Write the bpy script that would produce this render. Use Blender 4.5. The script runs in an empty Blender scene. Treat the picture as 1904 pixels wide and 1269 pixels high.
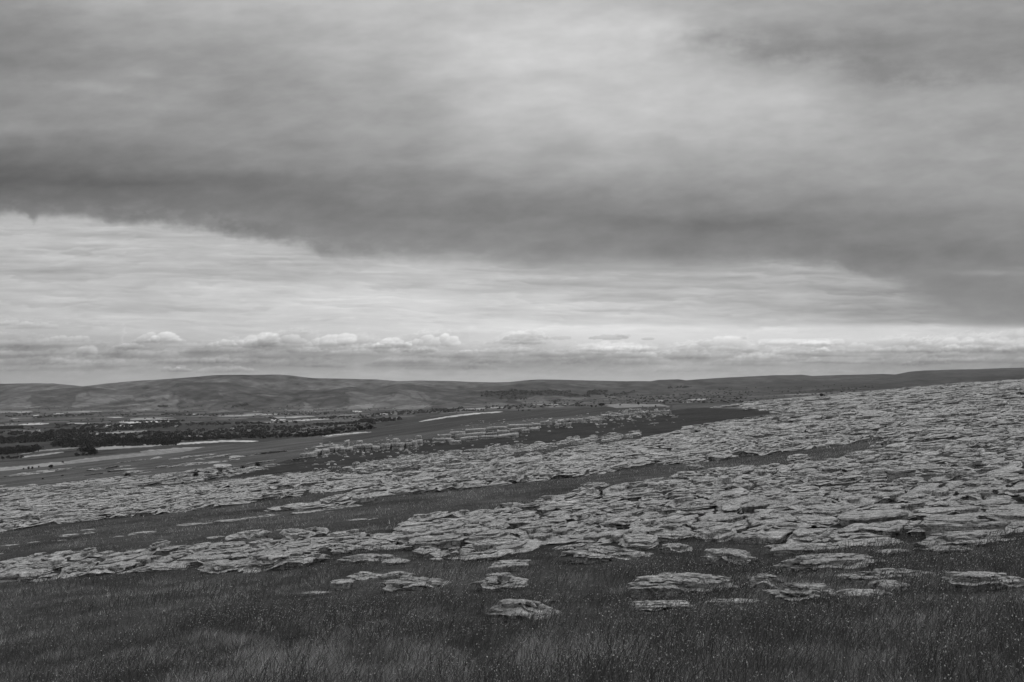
import bpy, math, random
import numpy as np
from mathutils import Vector

rng = np.random.default_rng(7)
random.seed(7)
scene = bpy.context.scene
COL = scene.collection

# ------------------------------------------------------------------ camera
F = 1851.0                       # focal length in photo pixels (35 mm lens, 36 mm sensor, 1904 wide)
TH = math.radians(3.63)
EYE = 2.0
CT, ST = math.cos(TH), math.sin(TH)
cam_d = bpy.data.cameras.new('camera'); cam = bpy.data.objects.new('camera', cam_d); COL.objects.link(cam)
cam_d.lens = 35.0; cam_d.sensor_width = 36.0; cam_d.clip_start = 0.1; cam_d.clip_end = 200000
cam.location = (0, 0, EYE); cam.rotation_euler = (math.pi/2 + TH, 0, 0)
scene.camera = cam

def t_of(py):                    # tangent of the view elevation of a photo row
    cv = (634.5 - np.asarray(py, float))/F
    return (ST + CT*cv)/(CT - ST*cv)
def u_of(px, py=752):
    cv = (634.5 - np.asarray(py, float))/F
    return ((np.asarray(px, float) - 952)/F)/(CT - ST*cv)
def proj(x, y, z):
    zz = z - EYE
    f = y*CT + zz*ST; up = -y*ST + zz*CT
    f = np.maximum(f, 0.01)
    return 952 + F*x/f, 634.5 - F*up/f

# ------------------------------------------------------------------ noise
def _h(ix, iy, iz, seed):
    h = (ix*374761393 + iy*668265263 + iz*2147483647 + seed*1274126177) & 0xFFFFFFFF
    h = ((h ^ (h >> 13))*1274126177) & 0xFFFFFFFF
    return h ^ (h >> 16)
_pr = np.random.default_rng(99)
_PERM = _pr.permutation(2048).astype(np.int32)
_GA = _pr.random(2048)*2*math.pi
_GX = np.cos(_GA).astype(np.float32)*1.45; _GY = np.sin(_GA).astype(np.float32)*1.45
def noise2(x, y, seed=0):
    x, y = np.broadcast_arrays(np.asarray(x, float), np.asarray(y, float))
    fx0 = np.floor(x); fy0 = np.floor(y)
    fx = (x-fx0).astype(np.float32); fy = (y-fy0).astype(np.float32)
    ix = fx0.astype(np.int64)+seed*131; iy = fy0.astype(np.int64)+seed*57
    sx = fx*fx*fx*(fx*(fx*6-15)+10); sy = fy*fy*fy*(fy*(fy*6-15)+10)
    p0 = _PERM[ix & 2047]; p1 = _PERM[(ix+1) & 2047]
    def g(p, k, a, b):
        h = _PERM[(p+iy+k) & 2047]; return _GX[h]*a+_GY[h]*b
    n0 = g(p0, 0, fx, fy); n1 = g(p1, 0, fx-1, fy); n2 = g(p0, 1, fx, fy-1); n3 = g(p1, 1, fx-1, fy-1)
    a = n0+sx*(n1-n0); b = n2+sx*(n3-n2)
    return (a+sy*(b-a)).astype(float)
def noise3(x, y, z, seed=0):
    x, y, z = np.broadcast_arrays(np.asarray(x, float), np.asarray(y, float), np.asarray(z, float))
    ix = np.floor(x).astype(np.int64); iy = np.floor(y).astype(np.int64); iz = np.floor(z).astype(np.int64)
    fx = x-ix; fy = y-iy; fz = z-iz
    sx = fx*fx*(3-2*fx); sy = fy*fy*(3-2*fy); sz = fz*fz*(3-2*fz)
    out = 0
    for a in (0, 1):
        for b in (0, 1):
            for c in (0, 1):
                h = _h(ix+a, iy+b, iz+c, seed)
                g = ((h & 1023)/511.5-1)*(fx-a) + (((h >> 10) & 1023)/511.5-1)*(fy-b) + (((h >> 20) & 1023)/511.5-1)*(fz-c)
                out = out + g*(sx if a else 1-sx)*(sy if b else 1-sy)*(sz if c else 1-sz)
    return out*1.3
def fbm2(x, y, o=4, seed=0, lac=2.03, gain=0.5):
    s = 0; a = 1; n = 0
    for k in range(o):
        s = s + a*noise2(x, y, seed+k*17); n += a; a *= gain
        x = np.asarray(x)*lac+3.1; y = np.asarray(y)*lac-1.7
    return s/n
def sstep(a, b, x):
    t = np.clip((x-a)/(b-a), 0, 1); return t*t*(3-2*t)
def pip(px, py, poly):
    poly = np.asarray(poly, float); inside = np.zeros(np.shape(px), bool)
    j = len(poly)-1
    for i in range(len(poly)):
        xi, yi = poly[i]; xj, yj = poly[j]
        c = ((yi > py) != (yj > py)) & (px < (xj-xi)*(py-yi)/((yj-yi) if yj != yi else 1e-9)+xi)
        inside ^= c; j = i
    return inside
def pl(px, pts):
    p = np.asarray(pts, float); return np.interp(px, p[:, 0], p[:, 1])

# ------------------------------------------------------------------ meshes
def mesh_arrays(name, V, Q, mat, smooth=False, parent=None, attrs=None, link=True, mats=None, matidx=None):
    me = bpy.data.meshes.new(name)
    V = np.ascontiguousarray(V, np.float32); Q = np.ascontiguousarray(Q, np.int32)
    k = Q.shape[1]
    me.vertices.add(len(V)); me.vertices.foreach_set('co', V.ravel())
    me.loops.add(Q.size); me.loops.foreach_set('vertex_index', Q.ravel())
    me.polygons.add(len(Q)); me.polygons.foreach_set('loop_start', np.arange(0, Q.size, k, dtype=np.int32))
    me.polygons.foreach_set('use_smooth', np.full(len(Q), smooth))
    for m in (mats or [mat]): me.materials.append(m)
    if matidx is not None: me.polygons.foreach_set('material_index', np.asarray(matidx, np.int32))
    for an, av in (attrs or {}).items():
        at = me.attributes.new(an, 'FLOAT', 'POINT'); at.data.foreach_set('value', np.ascontiguousarray(av, np.float32).ravel())
    me.update(calc_edges=True)
    if not link: return me
    o = bpy.data.objects.new(name, me); COL.objects.link(o)
    if parent: o.parent = parent
    return o
def grid_quads(nr, nc, wrap=False):
    r = np.arange(nr-1)[:, None]; c = np.arange(nc if wrap else nc-1)[None, :]
    c2 = (c+1) % nc
    a = r*nc+c; b = r*nc+c2; d = (r+1)*nc+c; e = (r+1)*nc+c2
    return np.stack([a, b, e, d], -1).reshape(-1, 4)
def tag(o, label=None, cat=None, group=None, kind=None):
    if label: o['label'] = label
    if cat: o['category'] = cat
    if group: o['group'] = group
    o['kind'] = kind or o.get('kind') or 'thing'
    return o
def empty(name, loc):
    o = bpy.data.objects.new(name, None); COL.objects.link(o); o.location = loc; o.empty_display_size = 0.3
    return o

# ------------------------------------------------------------------ materials
def newmat(name):
    m = bpy.data.materials.new(name); m.use_nodes = True; nt = m.node_tree
    for n in list(nt.nodes): nt.nodes.remove(n)
    return m, nt, nt.nodes, nt.links
def math_n(nt, op, a, b=None, c=None):
    n = nt.nodes.new('ShaderNodeMath'); n.operation = op
    for i, v in enumerate((a, b, c)):
        if v is None: continue
        if isinstance(v, (int, float)): n.inputs[i].default_value = v
        else: nt.links.new(v, n.inputs[i])
    return n.outputs[0]
def noise_n(nt, vec, scale, detail=6, rough=0.6, dist=0.0):
    n = nt.nodes.new('ShaderNodeTexNoise'); n.inputs['Scale'].default_value = scale
    n.inputs['Detail'].default_value = detail; n.inputs['Roughness'].default_value = rough
    n.inputs['Distortion'].default_value = dist
    nt.links.new(vec, n.inputs['Vector']); return n.outputs['Fac']
def ramp_n(nt, fac, stops):
    n = nt.nodes.new('ShaderNodeValToRGB'); cr = n.color_ramp
    while len(cr.elements) < len(stops): cr.elements.new(0.5)
    for e, (p, v) in zip(cr.elements, stops): e.position = p; e.color = (v, v, v, 1)
    nt.links.new(fac, n.inputs['Fac']); return n.outputs['Color']
def diffuse_out(nt, col, bump_h=None, bump_s=0.5, bump_d=0.02, rough=0.95):
    b = nt.nodes.new('ShaderNodeBsdfPrincipled'); b.inputs['Roughness'].default_value = rough
    b.inputs['Specular IOR Level'].default_value = 0.15
    nt.links.new(col, b.inputs['Base Color'])
    if bump_h is not None:
        bn = nt.nodes.new('ShaderNodeBump'); bn.inputs['Strength'].default_value = bump_s
        bn.inputs['Distance'].default_value = bump_d
        nt.links.new(bump_h, bn.inputs['Height']); nt.links.new(bn.outputs['Normal'], b.inputs['Normal'])
    o = nt.nodes.new('ShaderNodeOutputMaterial'); nt.links.new(b.outputs[0], o.inputs['Surface'])
    return b

def rock_mat(name, scale, base=1.0):
    """weathered limestone: pale lichen, dark pits, thin bedding lines; features sized in metres by scale"""
    m, nt, N, L = newmat(name)
    geo = N.new('ShaderNodeNewGeometry')
    mp = N.new('ShaderNodeMapping'); mp.inputs['Scale'].default_value = (.55, 2.4, 6.0); mp.inputs['Rotation'].default_value = (0, 0, -.15)
    L.new(geo.outputs['Position'], mp.inputs['Vector'])
    P = geo.outputs['Position']; S = mp.outputs['Vector']
    n1 = noise_n(nt, P, 2.2*scale, 5, 0.62)
    n2 = noise_n(nt, P, 16*scale, 7, 0.72)
    n3 = noise_n(nt, S, 5*scale, 6, 0.7, 0.6)
    n4 = noise_n(nt, P, 60*scale, 4, 0.7)
    c1 = ramp_n(nt, n1, [(0.30, 0.27*base), (0.5, 0.37*base), (0.72, 0.48*base)])
    c2 = ramp_n(nt, n2, [(0.35, 0.28), (0.46, 0.92), (0.58, 1.05), (0.67, 1.65)])
    c3 = ramp_n(nt, n3, [(0.39, 0.12), (0.455, 0.88), (0.6, 1.02), (0.7, 1.3)])
    c4 = ramp_n(nt, n4, [(0.34, 0.55), (0.5, 1.0), (0.68, 1.35)])
    col = math_n(nt, 'MULTIPLY', math_n(nt, 'MULTIPLY', c1, c2), math_n(nt, 'MULTIPLY', c3, c4))
    col = math_n(nt, 'MINIMUM', col, 0.75)
    h = math_n(nt, 'ADD', math_n(nt, 'MULTIPLY', n2, 0.5), math_n(nt, 'ADD', math_n(nt, 'MULTIPLY', n3, 1.0), math_n(nt, 'MULTIPLY', n4, 0.15)))
    diffuse_out(nt, col, h, 0.9, 0.06/scale)
    return m
M_rock = rock_mat('limestone', 1.0, 1.22)
M_crag = rock_mat('crag_limestone', 0.5, 1.2)
M_rock_mid = rock_mat('limestone_mid', 0.5, 1.36)
M_rock_far = rock_mat('limestone_far', 0.16, 1.26)

def ground_mat(name, s1, s2, bump_d, amp=(0.6, 1.0, 1.45)):
    m, nt, N, L = newmat(name)
    geo = N.new('ShaderNodeNewGeometry'); P = geo.outputs['Position']
    at = N.new('ShaderNodeAttribute'); at.attribute_name = 'albedo'
    n1 = noise_n(nt, P, s1, 6, 0.65); n2 = noise_n(nt, P, s2, 5, 0.7)
    c1 = ramp_n(nt, n1, [(0.32, amp[0]), (0.5, amp[1]), (0.68, amp[2])])
    c2 = ramp_n(nt, n2, [(0.32, amp[0]), (0.5, amp[1]), (0.68, amp[2])])
    col = math_n(nt, 'MULTIPLY', at.outputs['Fac'], math_n(nt, 'MULTIPLY', c1, c2))
    diffuse_out(nt, col, math_n(nt, 'ADD', n1, n2), 0.8, bump_d)
    return m
M_ground = ground_mat('turf', 1.2, 9.0, 0.10)
M_valley = ground_mat('valley_pasture', 0.02, 0.006, 1.5, (0.8, 1.0, 1.25))
M_hills = ground_mat('fell_heather_shade', 0.012, 0.0035, 10.0, (0.72, 1.0, 1.28))

def attr_mat(name, attr, rough=0.7, trans=0.0, mul=1.0):
    m, nt, N, L = newmat(name)
    at = N.new('ShaderNodeAttribute'); at.attribute_name = attr
    col = math_n(nt, 'MULTIPLY', at.outputs['Fac'], mul)
    d = N.new('ShaderNodeBsdfPrincipled'); d.inputs['Roughness'].default_value = rough
    d.inputs['Specular IOR Level'].default_value = 0.2
    L.new(col, d.inputs['Base Color'])
    o = N.new('ShaderNodeOutputMaterial')
    if trans > 0:
        t = N.new('ShaderNodeBsdfTranslucent'); L.new(col, t.inputs['Color'])
        mx = N.new('ShaderNodeMixShader'); mx.inputs[0].default_value = trans
        L.new(d.outputs[0], mx.inputs[1]); L.new(t.outputs[0], mx.inputs[2]); L.new(mx.outputs[0], o.inputs['Surface'])
    else: L.new(d.outputs[0], o.inputs['Surface'])
    return m
M_grass = attr_mat('grass_blade', 'albedo', 0.65, 0.25)
def plain_mat(name, v, scale=3.0, lo=0.7, hi=1.35):
    m, nt, N, L = newmat(name)
    geo = N.new('ShaderNodeNewGeometry'); n = noise_n(nt, geo.outputs['Position'], scale, 5, 0.65)
    diffuse_out(nt, ramp_n(nt, n, [(0.3, v*lo), (0.7, v*hi)]), n, 0.3, 0.05); return m
M_leaf = plain_mat('foliage', 0.035, 0.5, 0.55, 1.7)
M_juniper = plain_mat('dark_shrub', 0.03, 2.0, 0.6, 1.5)
M_bark = plain_mat('bark', 0.08, 3.0)
M_white = plain_mat('limewash', 0.62, 0.3, 0.85, 1.1)
M_stone = plain_mat('field_stone', 0.30, 0.8)
M_slate = plain_mat('slate', 0.14, 0.8)
M_roofpale = plain_mat('pale_sheet_roof', 0.7, 0.2, 0.9, 1.1)
M_dark = plain_mat('window_dark', 0.02, 1.0)

# ------------------------------------------------------------------ terrain shape
# base limestone plane: z = 0.10 x - 0.027 y (ground under the camera at z = 0)
A_, B_ = 0.100, -0.027
SKY = [(-700, 716), (-300, 708), (0, 714), (60, 713), (100, 713), (155, 719), (200, 713), (250, 709), (300, 706), (350, 702), (400, 698), (450, 697), (520, 697), (545, 699), (580, 703), (620, 704),
       (700, 706), (740, 709), (780, 708), (815, 708.5), (850, 709.5), (900, 711), (945, 711), (970, 708), (1000, 706), (1080, 707), (1150, 709), (1210, 709),
       (1225, 706.5), (1262, 706), (1275, 708), (1300, 705.5), (1330, 703.5), (1400, 700), (1440, 698), (1490, 696.5), (1510, 699.5), (1560, 698), (1640, 696), (1665, 697),
       (1690, 692), (1720, 689), (1800, 687), (1904, 684), (2400, 672), (3000, 690)]
SPUR = [(-700, 735), (0, 733), (60, 727), (130, 721), (170, 720), (215, 727), (270, 724), (318, 718), (332, 713.5), (430, 712), (462, 719), (520, 724), (600, 722), (650, 717), (700, 720), (740, 711.5), (790, 716), (850, 723), (890, 719), (950, 715), (1010, 712), (1080, 718), (1160, 721), (1230, 715), (1330, 713), (1400, 716), (1450, 709), (1560, 711), (1640, 708), (1700, 700), (1904, 696), (2400, 690)]
TAB = {
 -700: (200, [(300, 958), (600, 932), (1000, 902), (2000, 862), (4000, 810), (7500, 774), (9000, 757)]),
 0: (200, [(300, 908), (450, 896), (700, 880), (1000, 868), (1400, 858), (2200, 838), (3500, 805), (5000, 785), (7000, 771), (8500, 760)]),
 300: (120, [(250, 880), (400, 864), (650, 850), (900, 840), (1300, 837), (2000, 828), (3500, 802), (5000, 784), (7000, 771), (8500, 760)]),
 560: (80, [(120, 874), (165, 862), (190, 851), (260, 844), (400, 834), (700, 823), (1000, 815), (1500, 818), (2500, 811), (3500, 799), (5000, 784), (7000, 770), (8500, 758)]),
 720: (65, [(100, 869), (150, 851), (200, 840), (215, 828), (300, 818), (500, 807), (800, 799), (1000, 794), (1500, 799), (2500, 795), (3500, 788), (5000, 779), (7000, 768), (8500, 757)]),
 900: (72, [(100, 848), (150, 834), (200, 824), (240, 817), (256, 803), (320, 794), (450, 785), (700, 776), (1000, 768), (1600, 770), (3000, 768), (5000, 764), (7000, 757), (8500, 748)]),
 1050: (80, [(110, 832), (160, 820), (220, 809), (282, 799), (300, 786), (380, 778), (500, 772), (800, 765), (1100, 761), (2000, 765), (4000, 761), (6000, 756), (8000, 748)]),
 1200: (105, [(140, 808), (200, 800), (280, 790), (345, 781), (370, 769), (430, 762), (600, 758), (900, 753.5), (1100, 751.5), (2000, 756), (4000, 753), (6000, 748), (8000, 742)]),
 1300: (133, [(180, 790), (260, 778), (340, 770), (450, 762), (600, 758), (900, 755), (2000, 755), (4000, 750), (7000, 742)]),
 1430: (197, [(240, 769), (300, 762), (420, 753), (600, 747), (800, 745), (1500, 752), (4000, 745), (7000, 735)]),
 1600: (300, [(450, 741), (600, 735), (750, 731), (1000, 734), (2000, 745), (4000, 738), (6500, 725)]),
 1750: (300, [(500, 723), (650, 717.5), (750, 716), (1000, 721), (2500, 745), (5000, 735), (6500, 722)]),
 1904: (300, [(500, 711), (650, 708.5), (750, 708), (1000, 714), (2500, 740), (5000, 730), (6500, 715)]),
 2400: (300, [(500, 660), (650, 657), (750, 656), (1000, 666), (2500, 700), (5000, 700), (6500, 690)]),
 3200: (300, [(500, 590), (650, 580), (750, 580), (1000, 600), (2500, 650), (5000, 690), (6500, 690)]),
}
UK = np.linspace(-1.0, 1.0, 321); LK = np.linspace(math.log(2.0), math.log(9000), 520)
def _build_table():
    ks = sorted(TAB); rows = []
    yk = np.exp(LK)
    for k in ks:
        d0, pts = TAB[k]; u = (k-952)/F
        tp = -EYE/yk + A_*u + B_
        dd = np.array([d0*0.8, d0]+[p[0] for p in pts]); 
        tt = np.concatenate([[-EYE/(d0*0.8)+A_*u+B_, -EYE/d0+A_*u+B_], t_of([p[1] for p in pts])])
        ti = np.interp(LK, np.log(dd), tt)
        rows.append(np.where(yk <= d0, 0, ti-tp))      # deviation from the plane, as a tangent
    R = np.array(rows); us = np.array([(k-952)/F for k in ks])
    T = np.array([np.interp(UK, us, R[:, j]) for j in range(R.shape[1])]).T
    def blur(a, ax, w):
        k = np.exp(-0.5*(np.arange(-3*w, 3*w+1)/w)**2); k /= k.sum()
        p = np.apply_along_axis(lambda r: np.convolve(np.pad(r, 3*w, mode='edge'), k, 'valid'), ax, a)
        return p
    T = blur(T, 1, 2); T = blur(T, 0, 4)
    return T
TT = _build_table()
def ridge_d(px): return np.interp(px, [0, 1400, 1904], [12000, 11500, 9500])
def base_d(px): return np.interp(px, [0, 1200, 1904], [8200, 7600, 6300])
def terrain(x, y, detail=True):
    x = np.asarray(x, float); y = np.asarray(y, float)
    x, y = np.broadcast_arrays(x, y)
    ys = np.maximum(y, 1.0); u = x/ys; l = np.log(np.maximum(ys, 2.0))
    fu = np.clip((u-UK[0])/(UK[1]-UK[0]), 0, len(UK)-1.001); fl = np.clip((l-LK[0])/(LK[1]-LK[0]), 0, len(LK)-1.001)
    iu = fu.astype(int); il = fl.astype(int); a = fu-iu; b = fl-il
    dev = TT[iu, il]*(1-a)*(1-b)+TT[iu+1, il]*a*(1-b)+TT[iu, il+1]*(1-a)*b+TT[iu+1, il+1]*a*b
    z = A_*x + B_*y + dev*ys
    px = 952+F*u
    d0 = base_d(px); d1 = ridge_d(px)
    f = np.clip((ys-d0)/(d1-d0), 0, 1)
    tb = (z-EYE)/ys
    tsk = t_of(pl(px, SKY))
    tsp = np.minimum(t_of(pl(px, SPUR)), tsk-.0008)
    g1 = np.clip(f/.5, 0, 1); g1 = .45*g1+.55*sstep(0, 1.0, g1)
    g2 = sstep(.62, 1.0, f); dip = sstep(.5, .58, f)*sstep(.80, .62, f)*.0050
    tt_ = np.where(f < .5, tb+(tsp-tb)*g1, tsp+(tsk-tsp)*g2-dip)
    zb = np.where(ys > d0, tt_*ys+EYE, z)
    zb = np.where(ys > d1, (tsk*d1+EYE)-0.10*(ys-d1), zb)
    z = zb
    if detail:
        z = z + np.where(ys < 130, 0.045*fbm2(x/1.7, y/1.7, 3, 11), 0)*sstep(3, 8, ys)
        z = z + sstep(50, 130, ys)*sstep(1500, 500, ys)*0.30*fbm2(x/16, y/22, 4, 12)
        z = z + sstep(500, 1500, ys)*sstep(9000, 6000, ys)*1.5*fbm2(x/220, y/260, 3, 13)
        hm = np.sin(np.pi*np.clip(f, 0, 1))
        rid = 1-np.abs(fbm2(x/2600+0.3*noise2(x/1500, y/1500, 3), y/1900, 5, 21))*2.2
        z = z + hm*(26*(rid-0.75) + 12*fbm2(x/600, y/600, 4, 5))*sstep(1.0, 0.8, f)
        z = z + np.where(f > 0.6, 6*fbm2(x/420, y/420, 3, 23), 0)*sstep(0.6, 0.95, f)
    return z

GS = {}
def unproject(px, py, dmin=3, dmax=13000):
    """first point of the finished ground seen along a direction"""
    u = float(u_of(px, py)); t = float(t_of(py)); us_, ys_, Z_ = GS['u'], GS['y'], GS['z']
    i = min(max(int(np.searchsorted(us_, u))-1, 0), len(us_)-2); a = (u-us_[i])/(us_[i+1]-us_[i])
    i0, i1 = np.searchsorted(ys_, dmin), np.searchsorted(ys_, dmax)
    d = ys_[i0:i1]; g = Z_[i0:i1, i]*(1-a)+Z_[i0:i1, i+1]*a - (EYE+t*d)
    k = np.nonzero(g >= 0)[0]
    if len(k) and k[0] > 0:
        q = k[0]; f = g[q-1]/(g[q-1]-g[q]); y = d[q-1]+(d[q]-d[q-1])*f; z = EYE+t*y
    else:
        q = k[0] if len(k) else int(np.argmax(g)); y = d[q]; z = float(g[q]+EYE+t*y)
    return u*y, y, float(z)

# ------------------------------------------------------------------ rock and grass regions (world points classified once, when the place is built)
LB = [(-300, 1110), (0, 1086), (80, 1078), (230, 1070), (350, 1056), (370, 1064), (600, 1048), (640, 1022), (760, 1026), (850, 1030), (880, 1044), (1020, 1046), (1060, 1030), (1190, 1030), (1230, 1012), (1310, 1008), (1400, 1010), (1440, 1022), (1520, 1030), (1600, 1016), (1720, 1000), (1760, 1012), (1904, 990), (2300, 950)]
UB = [(-300, 1066), (0, 1040), (100, 1032), (250, 1022), (400, 1008), (560, 992), (640, 985), (720, 975), (800, 955), (870, 945), (1000, 925), (1090, 905), (1200, 888), (1320, 868), (1400, 862), (1500, 850), (1580, 840), (1640, 822), (1641, 600), (4000, 100)]
LC = [(-300, 1020), (0, 993), (110, 982), (250, 968), (310, 960), (480, 938), (600, 921), (700, 912), (701, 930), (815, 922), (1037, 895), (1240, 868), (1350, 857), (1440, 850), (1530, 836), (1640, 820), (1641, 2000), (4000, 2000)]
UC = [(-300, 950), (0, 919), (195, 892), (286, 885), (356, 878), (470, 868), (528, 862), (560, 870), (571, 880), (650, 883), (760, 882), (800, 877), (879, 864), (936, 858), (1047, 840), (1240, 808), (1289, 797), (1440, 772), (1441, 740), (1533, 728), (1607, 720), (1718, 705), (1904, 695), (2400, 600), (4000, 100)]
TONGUE = [(400, 893), (470, 878), (528, 864), (600, 845), (640, 860), (571, 881), (497, 890), (440, 893)]
POCKTOP = [(1325, 759), (1422, 744), (1446, 744), (1446, 773), (1437, 765), (1348, 758)]
PIECE = [(465, 951), (560, 939), (640, 924), (700, 912), (702, 932), (650, 940), (590, 947), (500, 953)]
FINGER = [(1290, 700), (1300, 700)]
def rockmask(x, y, z=None):
    x = np.asarray(x, float); y = np.asarray(y, float)
    if z is None: z = terrain(x, y, False)
    px, py = proj(x, y, z)
    s = np.clip(900/np.maximum(y, 5), 1.5, 60)      # edges wander by about half a metre
    wy = py + s*0.18*fbm2(x/3.5, y/3.5, 3, 31); wx = px + s*0.6*fbm2(x/3.0, y/3.0, 3, 32)
    B = (wy < pl(wx, LB)) & (wy > pl(wx, UB)+np.interp(px, [500, 800, 1640], [4, 9, 9])) & (y < 70)
    C = (wy < pl(wx, LC)-3) & (wy > pl(wx, UC)) & (y > 30) & (y < 900)
    R = (wx >= 1638) & (wy < pl(wx, LB)) & (y < 900)
    m = B | C | R
    m |= pip(wx, wy, POCKTOP) & (y > 200) & (y < 800)
    m |= pip(wx, wy, PIECE) & (y < 80)
    m &= ~(pip(wx, wy, TONGUE) & (y > 60))
    # scattered turf hollows and long turf seams running with the strike
    gap = fbm2((x-0.35*y)/5.0, (y+0.2*x)/1.7, 3, 33) > 0.34
    far = fbm2((x-0.2*y)/34.0, (y+0.3*x)/6.0, 3, 34) > 0.27
    m &= ~(gap & (y < 70)); m &= ~(far & (y > 70))
    # broken ribs of pavement on the moor to the left
    st = fbm2(px/150.0, (py+0.12*px)/3.2, 3, 35)
    E = (px < 640) & (py < pl(px, UC)+2) & (py > pl(px, [(0, 885), (150, 868), (300, 852), (560, 833), (640, 826)])) & (st > 0.24) & (y > 120) & (y < 800)
    m |= E
    return m

# ------------------------------------------------------------------ albedo of the ground
STRIPS = [ # sunlit field patches from cloud gaps painted as albedo, and walls' light verges in the valley: polyline (photo rows), half width px, albedo
 ([(0, 874), (60, 870), (130, 863)], 4.5, .30), ([(60, 866), (130, 860), (175, 852)], 2.4, .30), ([(118, 863), (180, 854), (240, 848), (300, 842), (370, 833)], 3.6, .22),
 ([(175, 835), (230, 831), (300, 827)], 3.2, .30), ([(300, 828), (340, 825), (420, 820.5), (480, 821)], 1.5, .55), ([(260, 840), (320, 835), (380, 832)], 1.3, .3),
 ([(20, 852), (70, 847), (118, 841)], 1.5, .30), ([(35, 845), (80, 838), (150, 832)], 1.1, .25), ([(600, 812), (650, 807), (690, 804)], 1.6, .6),
 ([(780, 784), (830, 776), (876, 770), (935, 766)], 1.3, .55), ([(1130, 755), (1180, 755.5), (1245, 756)], 4.0, .22),
 ([(35, 790), (90, 788)], 1.6, .6), ([(125, 787), (168, 788)], 1.2, .5), ([(172, 793), (245, 792)], 1.8, .5), ([(220, 785), (240, 786), (320, 783)], 1.6, .62),
 ([(155, 808), (235, 804), (280, 801)], 1.4, .3), ([(10, 788), (30, 789)], 1.2, .35), ([(0, 766), (60, 764)], 2.5, .22), ([(130, 763), (190, 761), (215, 763)], 2.5, .32), ([(25, 767), (60, 766)], 2.0, .35),
 ([(62, 774), (72, 772)], 1.6, .7), ([(100, 770), (120, 769)], 1.6, .5), ([(20, 779), (35, 779)], 1.0, .45), ([(200, 776.5), (230, 776)], 1.0, .55), ([(345, 771), (372, 771)], 1.0, .6),
 ([(505, 781), (530, 781)], 3.0, .6), ([(535, 783), (560, 782), (615, 779)], 1.1, .5), ([(560, 781), (580, 780)], 1.2, .45), ([(656, 765), (672, 766)], 2.2, .75), ([(695, 771), (730, 769)], 1.1, .5),
 ([(1285, 744), (1320, 741)], 2.6, .40), ([(1220, 746), (1240, 745)], 1.8, .35), ([(1270, 748), (1282, 748)], 1.2, .35), ([(1325, 723), (1350, 722.5)], 1.5, .25), ([(1145, 744), (1175, 745)], .9, .4),
 ([(990, 753), (1060, 752)], 1.2, .3), ([(570, 801), (600, 799)], 1.2, .3), ([(540, 806), (575, 803)], 3.0, .12), ([(340, 811), (420, 812)], 1.0, .3), ([(700, 779), (720, 777)], 1.0, .3),
 ([(120, 871), (105, 878)], 0.1, .2), ([(20, 800), (60, 803), (130, 806)], 2.0, .11), ([(600, 815), (700, 806), (830, 792)], 3.0, .10), ([(1340, 756), (1420, 748), (1460, 745)], 1.0, .2)]
def seg_dist(px, py, poly):
    d = np.full(np.shape(px), 1e9)
    for (x0, y0), (x1, y1) in zip(poly[:-1], poly[1:]):
        dx, dy = x1-x0, y1-y0; t = np.clip(((px-x0)*dx+(py-y0)*dy)/(dx*dx+dy*dy), 0, 1)
        # tapering ends
        dd = np.hypot((px-x0-t*dx)*1.0, (py-y0-t*dy)); d = np.minimum(d, dd)
    return d
def voronoi(x, y, sx, sy, seed):
    gx = x/sx; gy = y/sy; ix = np.floor(gx).astype(np.int64); iy = np.floor(gy).astype(np.int64)
    b1 = np.full(gx.shape, 9.0); b2 = b1.copy(); idv = np.zeros(gx.shape)
    for a in (-1, 0, 1):
        for b in (-1, 0, 1):
            h = _h(ix+a, iy+b, 0, seed); cx = ix+a+(h & 1023)/1023.0; cy = iy+b+((h >> 10) & 1023)/1023.0
            d = np.hypot(gx-cx, gy-cy); v = ((h >> 20) & 1023)/1023.0
            c = d < b1; b2 = np.where(c, b1, np.minimum(b2, d)); idv = np.where(c, v, idv); b1 = np.where(c, d, b1)
    return idv, b2-b1
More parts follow.
